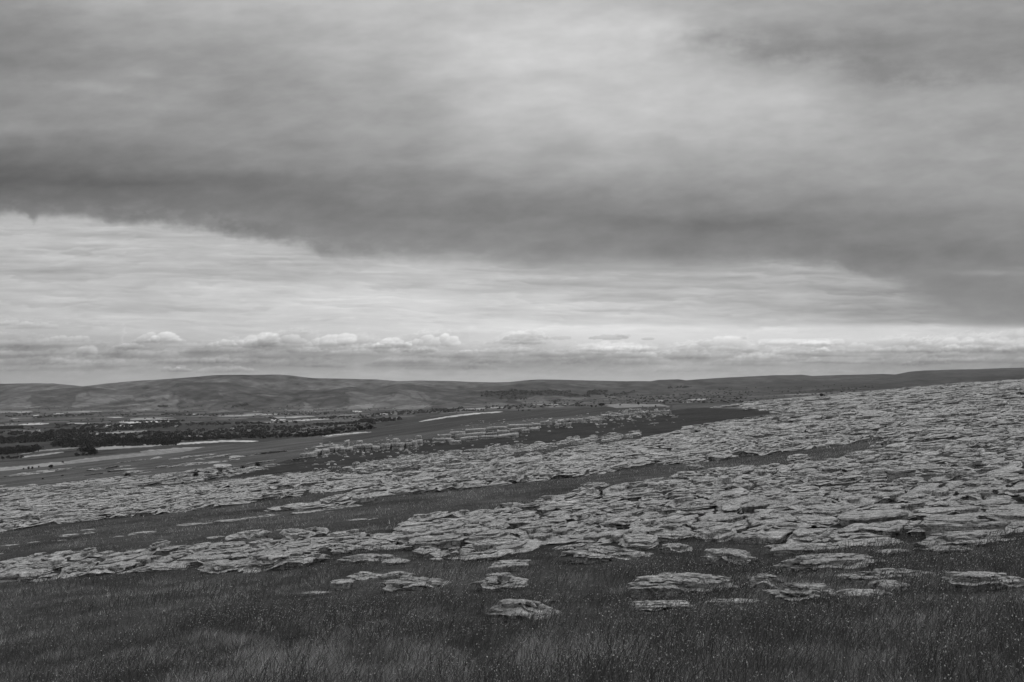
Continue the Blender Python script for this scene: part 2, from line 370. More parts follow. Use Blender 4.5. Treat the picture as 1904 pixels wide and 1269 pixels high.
def ground_albedo(x, y, z):
    """one band of depth at a time, so each zone only works out what it needs"""
    px, py = proj(x, y, z); y0, y1 = y.min(), y.max()
    al = np.full(x.shape, .05)
    if y0 < 900:
        rm = rockmask(x, y, z)
        patch = fbm2(x/4, y/4, 4, 41)
        turf = 0.052*(1+1.0*patch)
        moor = 0.078*(1+0.8*fbm2(px/180.0, (py+0.12*px)/2.6, 4, 42)+0.5*fbm2(x/25, y/25, 4, 44))
        al = turf + (moor-turf)*sstep(90, 260, y)
        if y1 > 60:
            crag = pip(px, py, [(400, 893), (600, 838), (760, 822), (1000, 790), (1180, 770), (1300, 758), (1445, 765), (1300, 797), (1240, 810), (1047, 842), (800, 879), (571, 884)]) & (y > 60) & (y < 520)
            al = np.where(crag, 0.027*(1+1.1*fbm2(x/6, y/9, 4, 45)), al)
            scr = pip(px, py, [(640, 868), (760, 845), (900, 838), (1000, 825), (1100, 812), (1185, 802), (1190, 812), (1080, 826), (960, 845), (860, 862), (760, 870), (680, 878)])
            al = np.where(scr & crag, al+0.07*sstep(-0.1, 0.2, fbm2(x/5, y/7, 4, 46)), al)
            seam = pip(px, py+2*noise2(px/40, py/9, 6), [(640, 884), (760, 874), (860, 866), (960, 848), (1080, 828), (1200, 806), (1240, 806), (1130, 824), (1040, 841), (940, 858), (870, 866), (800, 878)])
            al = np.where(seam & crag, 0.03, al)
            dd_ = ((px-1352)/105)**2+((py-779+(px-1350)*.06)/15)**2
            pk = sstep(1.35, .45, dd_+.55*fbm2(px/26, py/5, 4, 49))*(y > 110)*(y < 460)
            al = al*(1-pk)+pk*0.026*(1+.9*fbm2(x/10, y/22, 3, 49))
        al = np.where(rm, np.where(y < 60, 0.028*(1+0.7*patch), np.interp(y, [60, 250, 600], [.06, .10, .14])*(1+0.9*fbm2(x/2.5, y/5, 4, 47))), al)  # ground under the slabs painted darker, adding gap shadow to the grikes
    if y1 > 420 and y0 < 1300:
        back = (px > 600) & (px < 1250) & (y > 420) & (y < 1300)
        al = np.where(back, 0.050*(1+0.7*fbm2(px/90, (py+0.15*px)/2.5, 3, 48)), al)
    if y1 > 1250:
        v, e = voronoi(x+60*noise2(x/300, y/300, 9), y+80*noise2(x/350, y/350, 8), 170, 420, 51)
        lightm = 0.25+0.75*sstep(3800, 5800, y)
        fld = 0.026+0.13*v*lightm+np.where(v > 0.92, 0.20*lightm, 0)
        fld = np.where(e < 0.09, 0.02, fld)
        fld = fld*(1+0.6*fbm2(x/60, y/90, 3, 52))
        al = np.where(y > 1250, fld, al)
    if y1 > 740:
        val = (y > 750) & (py < 885)
        jx = 1.3*fbm2(px/11, py/3, 3, 77)
        for poly, hw, a in STRIPS:
            p = np.asarray(poly, float)
            bb = np.nonzero(val & (px > p[:, 0].min()-8) & (px < p[:, 0].max()+8) & (py > p[:, 1].min()-8) & (py < p[:, 1].max()+8))
            if not len(bb[0]): continue
            qx, qy = px[bb], py[bb]
            d = seg_dist(qx, qy+jx[bb], poly)
            tap = np.minimum(sstep(p[0, 0]-4, p[0, 0]+22, qx) if p[0, 0] > 3 else 1, sstep(p[-1, 0]+4, p[-1, 0]-22, qx))*.75+.25
            al[bb] = np.where(d < hw*tap, (.05+a*.78)*(1+0.25*noise2(qx/14, qy/2, 5)), al[bb])
    if y1 > 4400:
        f = (y-base_d(px))/(ridge_d(px)-base_d(px))
        hb = 0.082*(1+1.3*fbm2(x/900, y/2600, 5, 61)+1.1*fbm2(x/130, y/300, 5, 62)+.5*fbm2((x+.8*y)/90, (y-.8*x)/900, 3, 65))  # heather patches, their contrast also painting in relief shading and cloud shadow
        hb = hb*np.interp(f, [.48, .6, 1], [0.70, 1.15, 1.0])
        hb = hb*np.interp(px, [0, 600, 1000, 1300, 1904], [1.15, 1.1, 0.9, 0.62, 0.42])
        wl = fbm2((x+0.4*y)/350, y/1500, 4, 63)
        hb = hb+np.where((f < 0.35) & (wl > 0.10), 0.06, 0)*np.interp(px, [0, 1000, 1300], [1, .8, .3])
        hb = hb+np.where((f < 0.30) & (fbm2(x/500, y/600, 4, 64) > .22), 0.07, 0)*np.interp(px, [0, 700, 1000, 1300], [1, .8, .5, .3])
        v2, e2 = voronoi(x+90*noise2(x/500, y/700, 19), y+150*noise2(x/500, y/700, 18), 210, 520, 57)
        enc = sstep(.42, .25, f+.25*fbm2(x/1500, y/2500, 3, 66))
        hb = hb*(1+enc*(.4*v2-.1))*np.where((e2 < .10) & (enc > .3), .62, 1)
        al = np.where(f > -0.08, hb, al)
        flat = pip(px, py, [(318, 722), (328, 713), (345, 711.5), (420, 711.5), (440, 714), (462, 722), (430, 717), (400, 716), (345, 717)])
        al = np.where((f > 0) & flat, 0.035, al)
        for pg in ([(888, 733), (915, 729), (950, 724), (975, 727), (1000, 727), (1030, 724), (1060, 731), (1100, 737), (1060, 739), (1000, 736), (960, 745), (930, 742), (900, 738)],
                   [(1090, 727), (1110, 725), (1128, 731), (1110, 736), (1092, 735)], [(1125, 736), (1150, 731), (1180, 727), (1150, 739)], [(430, 757), (445, 751), (462, 752), (450, 757)], [(294, 755), (312, 754), (310, 757), (295, 757)]):
            q = pip(px+3*noise2(x/200, y/200, 6), py+1.5*noise2(x/150, y/150, 7), pg)
            al = np.where((y > 4500) & q, 0.022, al)
    return np.clip(al, 0.010, 0.8)

# ------------------------------------------------------------------ ground sheet, valley floor and fells
us = np.concatenate([-np.geomspace(3.2, 0.60, 40)[:-1], np.linspace(-0.60, 0.60, 1150), np.geomspace(0.60, 3.2, 40)[1:]])
ys = np.concatenate([np.exp(np.arange(math.log(1.2), math.log(900), 0.0085)), np.exp(np.arange(math.log(900), math.log(13800), 0.0055))])
Y, U = np.meshgrid(ys, us, indexing='ij'); X = U*Y
lim = np.where(np.abs(U) > 1.0, 1.0, 1.0)
Z = terrain(X, Y)
GS.update(u=us, y=ys, z=Z)
AL = np.zeros_like(Z)
cuts = [0]+[int(np.searchsorted(ys, v)) for v in (70, 420, 740, 1250, 2500, 4500, 9500)]+[len(ys)]
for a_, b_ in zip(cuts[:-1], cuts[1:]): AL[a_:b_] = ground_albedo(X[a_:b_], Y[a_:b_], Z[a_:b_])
nc = len(us)
def sheet(name, i0, i1, mat, extra=None):
    V = np.stack([X[i0:i1], Y[i0:i1], Z[i0:i1]], -1).reshape(-1, 3); Q = grid_quads(i1-i0, nc)
    al = AL[i0:i1].ravel()
    if extra is not None:
        V2, Q2 = extra; Q = np.concatenate([Q, Q2+len(V)]); V = np.concatenate([V, V2]); al = np.concatenate([al, np.full(len(V2), 0.04)])
    Q = Q[:, ::-1]
    return tag(mesh_arrays(name, V, Q, mat, True, attrs={'albedo': al}), kind='structure')
bx, by = np.meshgrid(np.linspace(-80, 80, 81), np.linspace(-80, 1.2, 60), indexing='xy')
bz = A_*bx+B_*by-0.02
k1 = int(np.searchsorted(ys, 1250)); k2 = int(np.searchsorted(ys, 6800))
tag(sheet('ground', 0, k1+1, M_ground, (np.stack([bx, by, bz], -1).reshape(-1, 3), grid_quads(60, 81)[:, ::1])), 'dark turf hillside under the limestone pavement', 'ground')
tag(sheet('valley_floor', k1, k2+1, M_valley), 'broad valley floor of hedged fields with sunlit patches painted in', 'valley')
tag(sheet('hills', k2, len(ys), M_hills), 'long bare moorland fells along the skyline', 'hills')
del Y, U, X

# ------------------------------------------------------------------ limestone slabs
def slab_unit(nphi, lam, nin, n_exp, seed, amp=1.0, rim=None, dome=(.15, .40), round_=True):
    """domed lens of bedded rock, unit half-extents in x,y; z from 1 (crown) to -0.8 (buried foot)"""
    r = np.random.default_rng(seed)
    ph = np.linspace(0, 2*np.pi, nphi, endpoint=False)
    cx, cy = np.cos(ph), np.sin(ph)
    ex = n_exp
    R0 = 1/(np.abs(cx)**ex+np.abs(cy)**ex)**(1/ex)
    def ring(fr, sd): return noise2(cx*fr+sd*7.3, cy*fr-sd*3.1, seed)
    if round_: R = R0*(1+amp*(0.34*ring(1.2, 1)+0.24*ring(2.7, 2)+0.13*ring(7, 3)+.06*ring(16, 4)))
    else: R = 1+rim*(ring(5, 3)+ring(13, 4))
    # uneven beds: one or two carry most of the step, others are hairline cracks
    wgt = r.dirichlet(np.full(lam, 1.1)) if lam > 1 else np.array([1.0])
    brk = np.sort(r.uniform(.30, .92, lam-1)) if lam > 1 else np.array([])
    brk = np.append(brk, 1.0)
    offx, offy = r.uniform(-.22, .22), r.uniform(-.05, .25)
    dome = r.uniform(*dome)
    rows = []; prev = np.zeros(nphi); drop = 0.0
    side = 0.78
    lean = offx*cx+offy*cy
    for k in range(lam):
        fr = brk[k]
        out = fr*(1+amp*(0.42*ring(1.5, 5+k)+0.26*ring(4.0, 9+k)+0.10*ring(11, 13+k))*(1.15-fr)*1.6)+lean*(1-fr)
        if k == lam-1: out = np.ones(nphi)
        out = np.clip(np.maximum(out, prev+.03), .12, 1.0) if k < lam-1 else np.maximum(out, prev+.03)
        dz = wgt[k]*side
        vis = np.clip(.65+.9*ring(1.3, 40+k), 0, 1.1)           # the step fades in and out around the slab
        if k == lam-1: vis = np.maximum(vis, .55)
        for j in range(nin):
            rr = prev+(out-prev)*j/nin
            rows.append((rr, 1-dome*rr**2.0-drop))
        ze = 1-dome*out**2.0-drop
        rows.append((out-0.02, ze)); rows.append((out, ze-0.16*dz*vis))
        uc = (0.08+0.22*np.clip(ring(2.6, 30+k)+.4, 0, 1))*vis*(1 if k == lam-1 else .6)
        rows.append((out-uc*0.55, ze-0.5*dz*vis)); rows.append((out-uc, ze-0.95*dz*vis))
        drop = drop+dz*vis; prev = out-uc*0.8
    rows.append((prev-0.05, rows[-1][1]-0.30)); rows.append((prev-0.10, np.full(nphi, -1.1)))
    RR = np.array([np.broadcast_to(a, (nphi,)) for a, _ in rows]); ZZ = np.array([np.broadcast_to(b, (nphi,)) for _, b in rows])
    V = np.stack([RR*R*cx, RR*R*cy, ZZ], -1)
    return V.reshape(-1, 3), grid_quads(len(rows), nphi, True)[:, ::-1]
def roughen(V, a, b, h, seed, k=1.0):
    """break the surface up in metres; V already scaled"""
    x, y, z = V.T
    s = max(a, b)
    q = noise3(x*1.6/s, y*1.6/s, z*4/s, seed)*0.04*s + noise3(x*6/s, y*7/s, z*12/s, seed+1)*0.022*s + noise3(x*16/s, y*18/s, z*30/s, seed+2)*0.020*s
    q2 = noise3(x*3/s+9, y*3/s, z*6/s, seed+3)*0.035*s + noise3(x*9/s+9, y*9/s, z*14/s, seed+6)*0.03*s
    cr = np.clip(1-np.abs(noise3(x*2.6/s, y*4.5/s, z*0.2, seed+4))*14, 0, 1)*0.05*s
    V = V.copy(); V[:, 2] += k*(q*0.9-cr); V[:, 0] += k*q2; V[:, 1] += k*(q-q2*0.6)
    return V
def place(V, pos, rz, tx, ty):
    c, s = math.cos(rz), math.sin(rz)
    x = V[:, 0]*c-V[:, 1]*s; y = V[:, 0]*s+V[:, 1]*c
    z = V[:, 2]+x*tx+y*ty
    return np.stack([x+pos[0], y+pos[1], z+pos[2]], -1)

def block_unit(nphi, seed):
    """squared bed of crag rock with joints, unit half-extents"""
    ph = np.linspace(0, 2*np.pi, nphi, endpoint=False); cx, cy = np.cos(ph), np.sin(ph)
    R = 1/(np.abs(cx)**7+np.abs(cy)**7)**(1/7)*(1+.10*noise2(cx*2+seed, cy*2, seed)+.06*noise2(cx*6, cy*6+seed, seed))
    rows = [(0, 1), (.5, .99), (.88, .95), (.97, .90), (1.0, .80), (1.01, .45), (.93, .36), (.92, .28), (1.0, .2), (1.02, -.2), (.99, -.5), (.9, -.58), (.88, -1.2)]
    V = np.stack([np.outer([a for a, _ in rows], R*cx), np.outer([a for a, _ in rows], R*cy), np.repeat([b for _, b in rows], nphi).reshape(-1, nphi)], -1)
    return V.reshape(-1, 3), grid_quads(len(rows), nphi, True)[:, ::-1]
FOOT = []   # footprints kept free of grass: x, y, a, b, rz
def make_slab(name, pos, a, b, h, rz, tx, ty, seed, lam=3, nphi=88, nin=5, nexp=2.3, mat=None, parent=None, k=.8):
    V, Q = slab_unit(nphi, lam, nin, nexp, seed)
    V = V*np.array([a, b, h]); V = roughen(V, a, b, h, seed, k)
    V = place(V, (0, 0, 0), rz, tx, ty)
    o = mesh_arrays(name, V, Q, mat or M_rock, False, parent)
    o.location = pos
    return o

ISO = [ # px, py (middle of the outline), width, height, tilt, laminae, label
 (34, 1073, 84, 18, .05, 2, 'low rounded slab at the left edge, last of the near pavement'),
 (312, 1057, 70, 11, .02, 2, 'small flat slab lying in grass just below the left pavement edge'),
 (430, 1056, 110, 16, .10, 2, 'thin wedge-shaped ledge at the left foot of the long broken outcrop'),
 (520, 1046, 170, 30, .10, 4, 'long broken many-layered outcrop ending the left pavement above the grass'),
 (584, 1105, 54, 6, .05, 1, 'thin sliver of rock in grass left of the rounded boulder'),
 (635, 1089, 44, 18, .12, 1, 'small smooth rounded boulder in grass at left centre'),
 (674, 1073, 60, 13, .0, 2, 'pale flat slab behind and right of the small rounded boulder'),
 (740, 1071, 56, 10, .06, 2, 'narrow pale slab, right of a pair in the left-centre grass'),
 (688, 1040, 116, 13, .02, 2, 'long thin slab just in front of the pavement, left of centre'),
 (736, 1047, 48, 9, .02, 1, 'small flat slab tucked in front of the long thin slab'),
 (776, 1090, 124, 21, -.02, 2, 'long low pale slab with pitted rounded left end'),
 (813, 1042, 26, 7, .0, 1, 'tiny flat stone alone in grass at left centre'),
 (641, 1022, 44, 17, .0, 3, 'small stacked dark-sided slab at the pavement foot'),
 (792, 1027, 50, 18, .05, 2, 'blocky slab beside a grass tuft at the pavement foot'),
 (947, 1056, 70, 19, .12, 2, 'tilted curved slab above the dark-fronted slab at centre'),
 (933, 1087, 102, 30, .03, 3, 'layered slab with dark undercut front at centre of the grass'),
 (973, 1139, 112, 34, -.10, 3, 'nearest boulder, craggy and highest at its left end, alone in grass'),
 (1022, 1121, 28, 5, .0, 1, 'tiny flat stone just behind the nearest craggy boulder'),
 (1123, 1035, 142, 26, .0, 3, 'wide lens-shaped slab at the centre front of the pavement'),
 (1268, 1093, 188, 38, .0, 4, 'large layered outcrop in the right-centre grass'),
 (1240, 1133, 110, 24, .0, 3, 'broken low slab directly in front of the large layered outcrop'),
 (1370, 1121, 96, 10, .0, 1, 'faint strip of rock sunk in grass right of the broken low slab'),
 (1259, 1022, 58, 15, .0, 2, 'small two-layered slab just below the pavement, right of centre'),
 (1366, 1040, 92, 27, -.05, 3, 'rounded stepped slab in grass between large outcrop and pavement'),
 (1436, 1087, 64, 30, -.20, 3, 'small steep stepped rock leaning left of the wide rough slab'),
 (1510, 1108, 130, 34, .0, 3, 'wide rough slab with domed top in the right-hand grass'),
 (1612, 1108, 120, 18, .0, 2, 'low slab joined to the right of the wide rough slab'),
 (1662, 1094, 62, 24, .0, 2, 'crumbling end block under the thin tilted slab at right'),
 (1550, 1048, 196, 28, .08, 3, 'long knobbly ridge of rock rising to the right below the pavement'),
 (1668, 1028, 66, 11, .05, 1, 'narrow slab tailing off the right end of the knobbly ridge'),
 (1650, 1071, 152, 19, .08, 3, 'thin tilted slab with a dark shaded underside at right'),
 (1838, 1084, 116, 30, .0, 3, 'broad smooth-backed slab near the right edge of the grass'),
 (1892, 1088, 50, 26, .0, 2, 'rough block touching the broad slab at the right edge'),
 (1500, 1022, 118, 18, .04, 2, 'low shelving slab at the lower right front of the pavement'),
 (1808, 1006, 170, 26, .10, 3, 'massive overhanging ledge at the right front of the pavement'),
 (1770, 1024, 84, 13, .05, 2, 'smaller lip of rock beneath the massive overhanging ledge'),
 (1294, 869, 27, 11, .0, 2, 'lone box-like boulder casting dark shade in the grassy hollow'),
]
for i, (px, py, w, h, tl, lam, lab) in enumerate(ISO):
    x, y, z = unproject(px, py+h*0.42)
    m = y/F
    a = w*m*0.50
    persp = F*(EYE-0.02)/y**2           # rows per metre of depth
    b = min(max(0.42*h/persp*0.5, 0.18*a), 0.8*a) if y < 60 else a*0.6
    hh = max(0.62*h*m, 0.03)*1.42
    o = make_slab('limestone_slab', (x, y+b*0.8, z+0.0), a, b, hh, tl*0.5, tl*0.6, 0.03, 100+i, lam=lam+1 if lam > 1 else 1, nphi=112 if w > 60 else 64, nexp=3.0 if lam > 1 else 2.2)
    tag(o, lab, 'rock')
    FOOT.append((x, y+b*0.8, a*0.93, b*0.85))

# small loose slabs in the grassy hollows between the pavements
SM = [(125, 995, 36, 7), (165, 990, 22, 6), (220, 997, 22, 5), (265, 990, 50, 6), (350, 975, 48, 5), (386, 972, 20, 5), (425, 968, 54, 6), (465, 962, 36, 5), (500, 958, 46, 6), (560, 953, 40, 7),
      (402, 998, 38, 6), (462, 991, 24, 7), (490, 988, 27, 7), (518, 985, 18, 5), (545, 986, 42, 8), (20, 1013, 36, 4), (60, 1008, 24, 3), (664, 966, 34, 7), (695, 964, 26, 5), (1100, 897, 28, 5), (1086, 900, 16, 4),
      (300, 1003, 16, 3), (620, 944, 40, 7), (655, 940, 34, 7), (590, 949, 30, 5)]
_r = random.Random(21)
for _ in range(6):
    px = _r.uniform(0, 700); lo_, hi_ = float(pl(px, LC))+4, float(pl(px, UB))-3
    t_ = _r.random()**1.6; py = lo_+(hi_-lo_)*(t_ if _r.random() < .5 else 1-t_)
    SM.append((px, py, _r.uniform(9, 30), _r.uniform(3, 6)))
for i, (px, py, w, h) in enumerate(SM):
    x, y, z = unproject(px, py+h*0.4, 18, 120)
    m = y/F; a = w*m*0.5
    o = make_slab('limestone_slab', (x, y+a*0.3, z-0.03), a, a*0.55, max(0.75*h*m, .05), 0.08, 0.05, 0, 300+i, lam=2, nphi=40, nin=3, mat=M_rock)
    tag(o, 'small pale slab half sunk in the dark grassy hollow between the pavements', 'rock', 'small slabs in the grassy hollow')
    FOOT.append((x, y+a*0.3, a*0.9, a*0.45))

# pavement clints: every slab fills its own cell of a jittered lattice laid along the strike, with open grikes between
def clint_sites(y0, y1, sx, sy, seed, umax=0.64, mg=1.0, nphi=30, drop=.09, gap=.038):
    r = np.random.default_rng(seed)
    al_ = 0.20; ext = y1*1.1                          # strike angle
    gx = np.arange(-ext, ext, sx); gy = np.arange(y0*0.5-ext*0.2, y1*1.3, sy)
    GX, GY = np.meshgrid(gx, gy)
    GX = GX+(np.arange(len(gy)) % 2)[:, None]*sx*0.5
    GX = GX+r.uniform(-.42, .42, GX.shape)*sx; GY = GY+r.uniform(-.36, .36, GY.shape)*sy
    on = r.random(GX.shape) > drop
    X_ = GX*math.cos(al_)-GY*math.sin(al_); Y_ = GX*math.sin(al_)+GY*math.cos(al_)
    k = on & (Y_ > y0) & (Y_ < y1) & (np.abs(X_/np.maximum(Y_, 1)) < umax)
    k[:3] = False; k[-3:] = False; k[:, :3] = False; k[:, -3:] = False
    I, J = np.nonzero(k); x, y = X_[I, J], Y_[I, J]
    m = rockmask(x, y) & rockmask(x, y-sy*.6*mg) & rockmask(x, y+sy*.5*mg)
    I, J, x, y = I[m], J[m], x[m], y[m]
    ph = np.linspace(0, 2*np.pi, nphi, endpoint=False); cp, sp = np.cos(ph), np.sin(ph); P_ = 9.0
    acc = np.zeros((len(I), nphi))
    for di in (-3, -2, -1, 0, 1, 2, 3):
        for dj in (-2, -1, 0, 1, 2):
            if di == 0 and dj == 0: continue
            o_ = on[I+di, J+dj]; dx = X_[I+di, J+dj]-x; dy = Y_[I+di, J+dj]-y; d2 = np.maximum(dx*dx+dy*dy, 1e-4)
            c = (dx[:, None]*cp+dy[:, None]*sp)*2/d2[:, None]
            acc += np.where(o_[:, None], np.clip(c, 0, None)**P_, 0)
    R = np.clip(acc, 1e-9, None)**(-1/P_)
    R = np.minimum(R, sx*1.05)*(1+.10*noise2(x[:, None]*3+cp*2.2, y[:, None]*3+sp*2.2, seed))-gap*sx*r.uniform(.35, 1.5, len(x))[:, None]
    return x, y, np.maximum(R, .12*sx)
def build_pave(x, y, R, hh, tmpl, seed):
    r = np.random.default_rng(seed); n = len(x); z = terrain(x, y)
    nph = R.shape[1]; nr = len(tmpl[0][0])//nph; Q = tmpl[0][1]; nv = nr*nph
    T = np.array([t[0].reshape(nr, nph, 3) for t in tmpl])
    V = T[r.integers(0, len(tmpl), n)].copy()
    V[..., 0] *= R[:, None, :]; V[..., 1] *= R[:, None, :]
    size = R.mean(1); h = hh*np.exp(np.clip(r.normal(0, .34, n), -.7, .6))*np.clip(size/np.median(size), .6, 1.1)
    V[..., 2] *= h[:, None, None]
    tx = r.normal(.10, .055, n)[:, None, None]; ty = r.normal(.0, .045, n)[:, None, None]
    V[..., 2] += V[..., 0]*tx+V[..., 1]*ty+(z-.35*hh+r.normal(0, .12, n)*hh)[:, None, None]
    V[..., 0] += x[:, None, None]; V[..., 1] += y[:, None, None]
    QA = (Q[None]+(np.arange(n)*nv)[:, None, None]).reshape(-1, 4)
    return V.reshape(-1, 3), QA

def cell_template(nphi, lam, nin, seed, amp, size, h, k):
    V, Q = slab_unit(nphi, lam, nin, 2.0, seed, amp, rim=.09, dome=(.04, .24), round_=False)
    sc = np.array([size, size, h]); V = roughen(V*sc, size, size*.7, h, seed, k)/sc
    return V, Q
TM1 = [cell_template(30, 3, 2, 500+k, .55, .55, .2, .62) for k in range(40)]
TM2 = [cell_template(16, 2, 1, 600+k, .5, 1.1, .4, .6) for k in range(24)]

# nearest clints are objects of their own
x, y, R = clint_sites(11, 34, .88, 0.50, 71, mg=.10, nphi=84)
order = np.argsort(y); x = x[order]; y = y[order]; R = R[order]
NIND = 280
zi = terrain(x[:NIND], y[:NIND]); r = np.random.default_rng(5)
for i in range(NIND):
    a = float(R[i].mean()); h = 0.15*math.exp(max(min(r.normal(0, .36), .35), -.6))
    if any(abs(x[i]-fx) < (fa+a)*.75 and abs(y[i]-fy) < (fb+a*.6)*.75 for fx, fy, fa, fb in FOOT[:len(ISO)]): continue
    lam = int(r.integers(2, 5))
    V, Q = slab_unit(84, lam, 4, 2.0, 1000+i, .6, rim=.09, dome=(.03, .25), round_=False)
    nr = len(V)//84; V = V.reshape(nr, 84, 3); V[..., 0] *= R[i]; V[..., 1] *= R[i]; V = V.reshape(-1, 3)*np.array([1, 1, h])
    V = roughen(V, a, a*.7, h, 1000+i, .55)
    V[:, 2] += V[:, 0]*r.normal(.10, .04)+V[:, 1]*r.normal(.0, .038)
    o = mesh_arrays('limestone_slab', V, Q, M_rock, False); o.location = (x[i], y[i], zi[i]-.04+r.normal(0, .018))
    tag(o, 'grey weathered limestone slab in the near front of the broad pavement', 'rock', 'limestone slabs of the near pavement')
    FOOT.append((x[i], y[i], a*.9, a*.6))
parts = []
RR_ = R[NIND:].reshape(-1, 28, 3).mean(2)
k28 = [cell_template(28, 3, 2, 900+k, .55, .55, .2, .62) for k in range(40)]
parts.append(build_pave(x[NIND:], y[NIND:], RR_, .165, k28, 72))
for (y0, y1, sx, sy, hh, sd) in ((34, 55, 1.2, .76, .175, 73), (55, 95, 1.6, 1.1, .22, 74)):
    x, y, R = clint_sites(y0, y1, sx, sy, sd, gap=.022); parts.append(build_pave(x, y, R, hh, TM1, sd))
def merge(parts):
    V = []; Q = []; o = 0
    for v, q in parts: V.append(v); Q.append(q+o); o += len(v)
    return np.concatenate(V), np.concatenate(Q)
V, Q = merge(parts); print('near pavement verts', len(V))
tag(mesh_arrays('limestone_pavement', V, Q, M_rock_mid), 'limestone pavement of countless cracked grey slabs across the middle ground', 'limestone pavement', kind='stuff')
parts = []
for (y0, y1, sx, sy, hh, sd) in ((95, 170, 2.3, 2.0, .34, 75), (170, 320, 3.4, 3.4, .46, 76), (320, 860, 5.2, 7.5, .62, 77)):
    x, y, R = clint_sites(y0, y1, sx, sy, sd, 0.62, nphi=16, gap=.012); parts.append(build_pave(x, y, R, hh, TM2, sd))
V, Q = merge(parts); print('far pavement verts', len(V))
tag(mesh_arrays('limestone_pavement', V, Q, M_rock_far), 'distant limestone pavement spreading up the hillside to the right-hand skyline', 'limestone pavement', kind='stuff')

# ------------------------------------------------------------------ crag
crag = empty('limestone_crag', (0, 0, 0))
TOP = [(560, 850), (600, 843), (640, 836), (700, 833), (760, 829), (800, 822), (850, 813), (880, 807), (930, 803), (985, 797), (1010, 790), (1075, 785), (1110, 781), (1180, 772), (1240, 768)]
cx0, cy0, cz0 = unproject(900, 812, 60, 600); crag.location = (cx0, cy0, cz0)
tag(crag, 'long low limestone crag of stepped ledges with black shade beneath', 'crag')
r = random.Random(3); nb = 0
def crag_block(px, py, w, hpx, extra=0.0):
    global nb
    X0, Y0, Z0 = unproject(px, py, 100, 600); m = Y0/F; h = hpx*m; wd = w*m*.5; dp = r.uniform(1.4, 2.8)
    V, Q = block_unit(44, 2000+nb); V = roughen(V*np.array([wd, dp, h]), 1.3, 1.3, h, 2000+nb, 1.1)
    V = place(V, (0, 0, 0), r.uniform(-.15, .35), r.uniform(-.02, .14), r.uniform(-.05, .05))
    o = mesh_arrays('rock_ledge', V, Q, M_crag, False, crag); o.location = (X0-cx0, Y0-extra-cy0, Z0-.1*h-cz0); nb += 1
for (xa, xb, wa, wb, beds, hp) in ((565, 640, 7, 14, ((0, 1),), 6.5), (640, 780, 6, 15, ((1, 1), (-9, .6)), 7.5), (803, 960, 16, 44, ((-3, .9), (4, 1), (11, .8)), 5.4), (972, 1012, 10, 18, ((-1, 1), (6, .8)), 5.5), (1034, 1100, 6, 14, ((0, 1), (7, .5)), 5.5), (1100, 1135, 10, 18, ((-2, 1), (5, .7)), 4.5), (1140, 1240, 8, 16, ((0, .6),), 4)):
    for dy, pr in beds:
        px = xa+r.uniform(-4, 4)
        while px < xb and nb < 99:
            w = r.uniform(wa, wb)
            if r.random() < pr: crag_block(px+w/2, float(pl(px+w/2, TOP))+dy+r.uniform(-1.0, 1.0)+(2 if px < 780 else 0), w, hp*r.uniform(.75, 1.25)*1.4, 1.3)
            px += w*r.uniform(1.0, 1.12)
# broken rubble along the lip and foot of the crag
rg = np.random.default_rng(31); n = 950; qx = rg.uniform(560, 1245, n)
qy = pl(qx, TOP)+rg.normal(-1, 5.5, n)+np.where(qx < 780, rg.uniform(-6, 8, n), 0); kk = rg.random(n) < np.where((qx > 600) & (qx < 780), 1, .45)
P = np.array([unproject(a, b, 100, 600) for a, b in zip(qx[kk], qy[kk])]); BV, BQ = [], []
for i, p in enumerate(P):
    V, Q = block_unit(10, 50+i); s_ = rg.uniform(1.2, 3.4)*p[1]/F
    V = roughen(V*np.array([1.2, .9, .8]), 1.3, 1.3, 1, i, 1.6)*s_*.75; V = place(V, p-np.array([cx0, cy0, cz0]), rg.uniform(0, 3), rg.uniform(-.3, .3), rg.uniform(-.3, .3)); BV.append(V); BQ.append(Q+len(V)*i)
o = mesh_arrays('rubble', np.concatenate(BV), np.concatenate(BQ), M_rock_mid, False, crag); o['kind'] = 'stuff'
# loose boulders below and on the crag
SL = [[(560, 868), (640, 850), (760, 843), (900, 824), (1000, 812), (1000, 818), (900, 845), (800, 862), (700, 872), (600, 880)], [(1100, 792), (1180, 776), (1250, 782), (1262, 788), (1200, 798), (1110, 806)],
      [(840, 790), (900, 782), (1030, 775), (1000, 781), (880, 795)], [(1120, 776), (1110, 768), (1170, 762), (1240, 760), (1275, 782), (1240, 774)]]
def rnd_in(poly, rr):
    xs = [p[0] for p in poly]; yy = [p[1] for p in poly]
    while True:
        a, b = rr.uniform(min(xs), max(xs)), rr.uniform(min(yy), max(yy))
        if pip(np.array([a]), np.array([b]), poly)[0]: return a, b
rr = random.Random(11)
protos = []
for k in range(10):
    V, Q = block_unit(20, 700+k); V = roughen(V*np.array([1, .7, .55]), 1.3, 1.3, .6, 700+k, 1.7)
    protos.append(mesh_arrays('boulder', V, Q, M_rock_mid, link=False))
names = ['pale boulder strewn on the dark slope below the long crag', 'pale boulder in the cluster below the right end of the crag', 'small pale stone on the turf shelf above the crag', 'pale block in the rubble capping the right end of the crag']
grp = ['boulders below the crag', 'boulders below the right end of the crag', 'stones on the shelf above the crag', 'rubble blocks capping the crag']
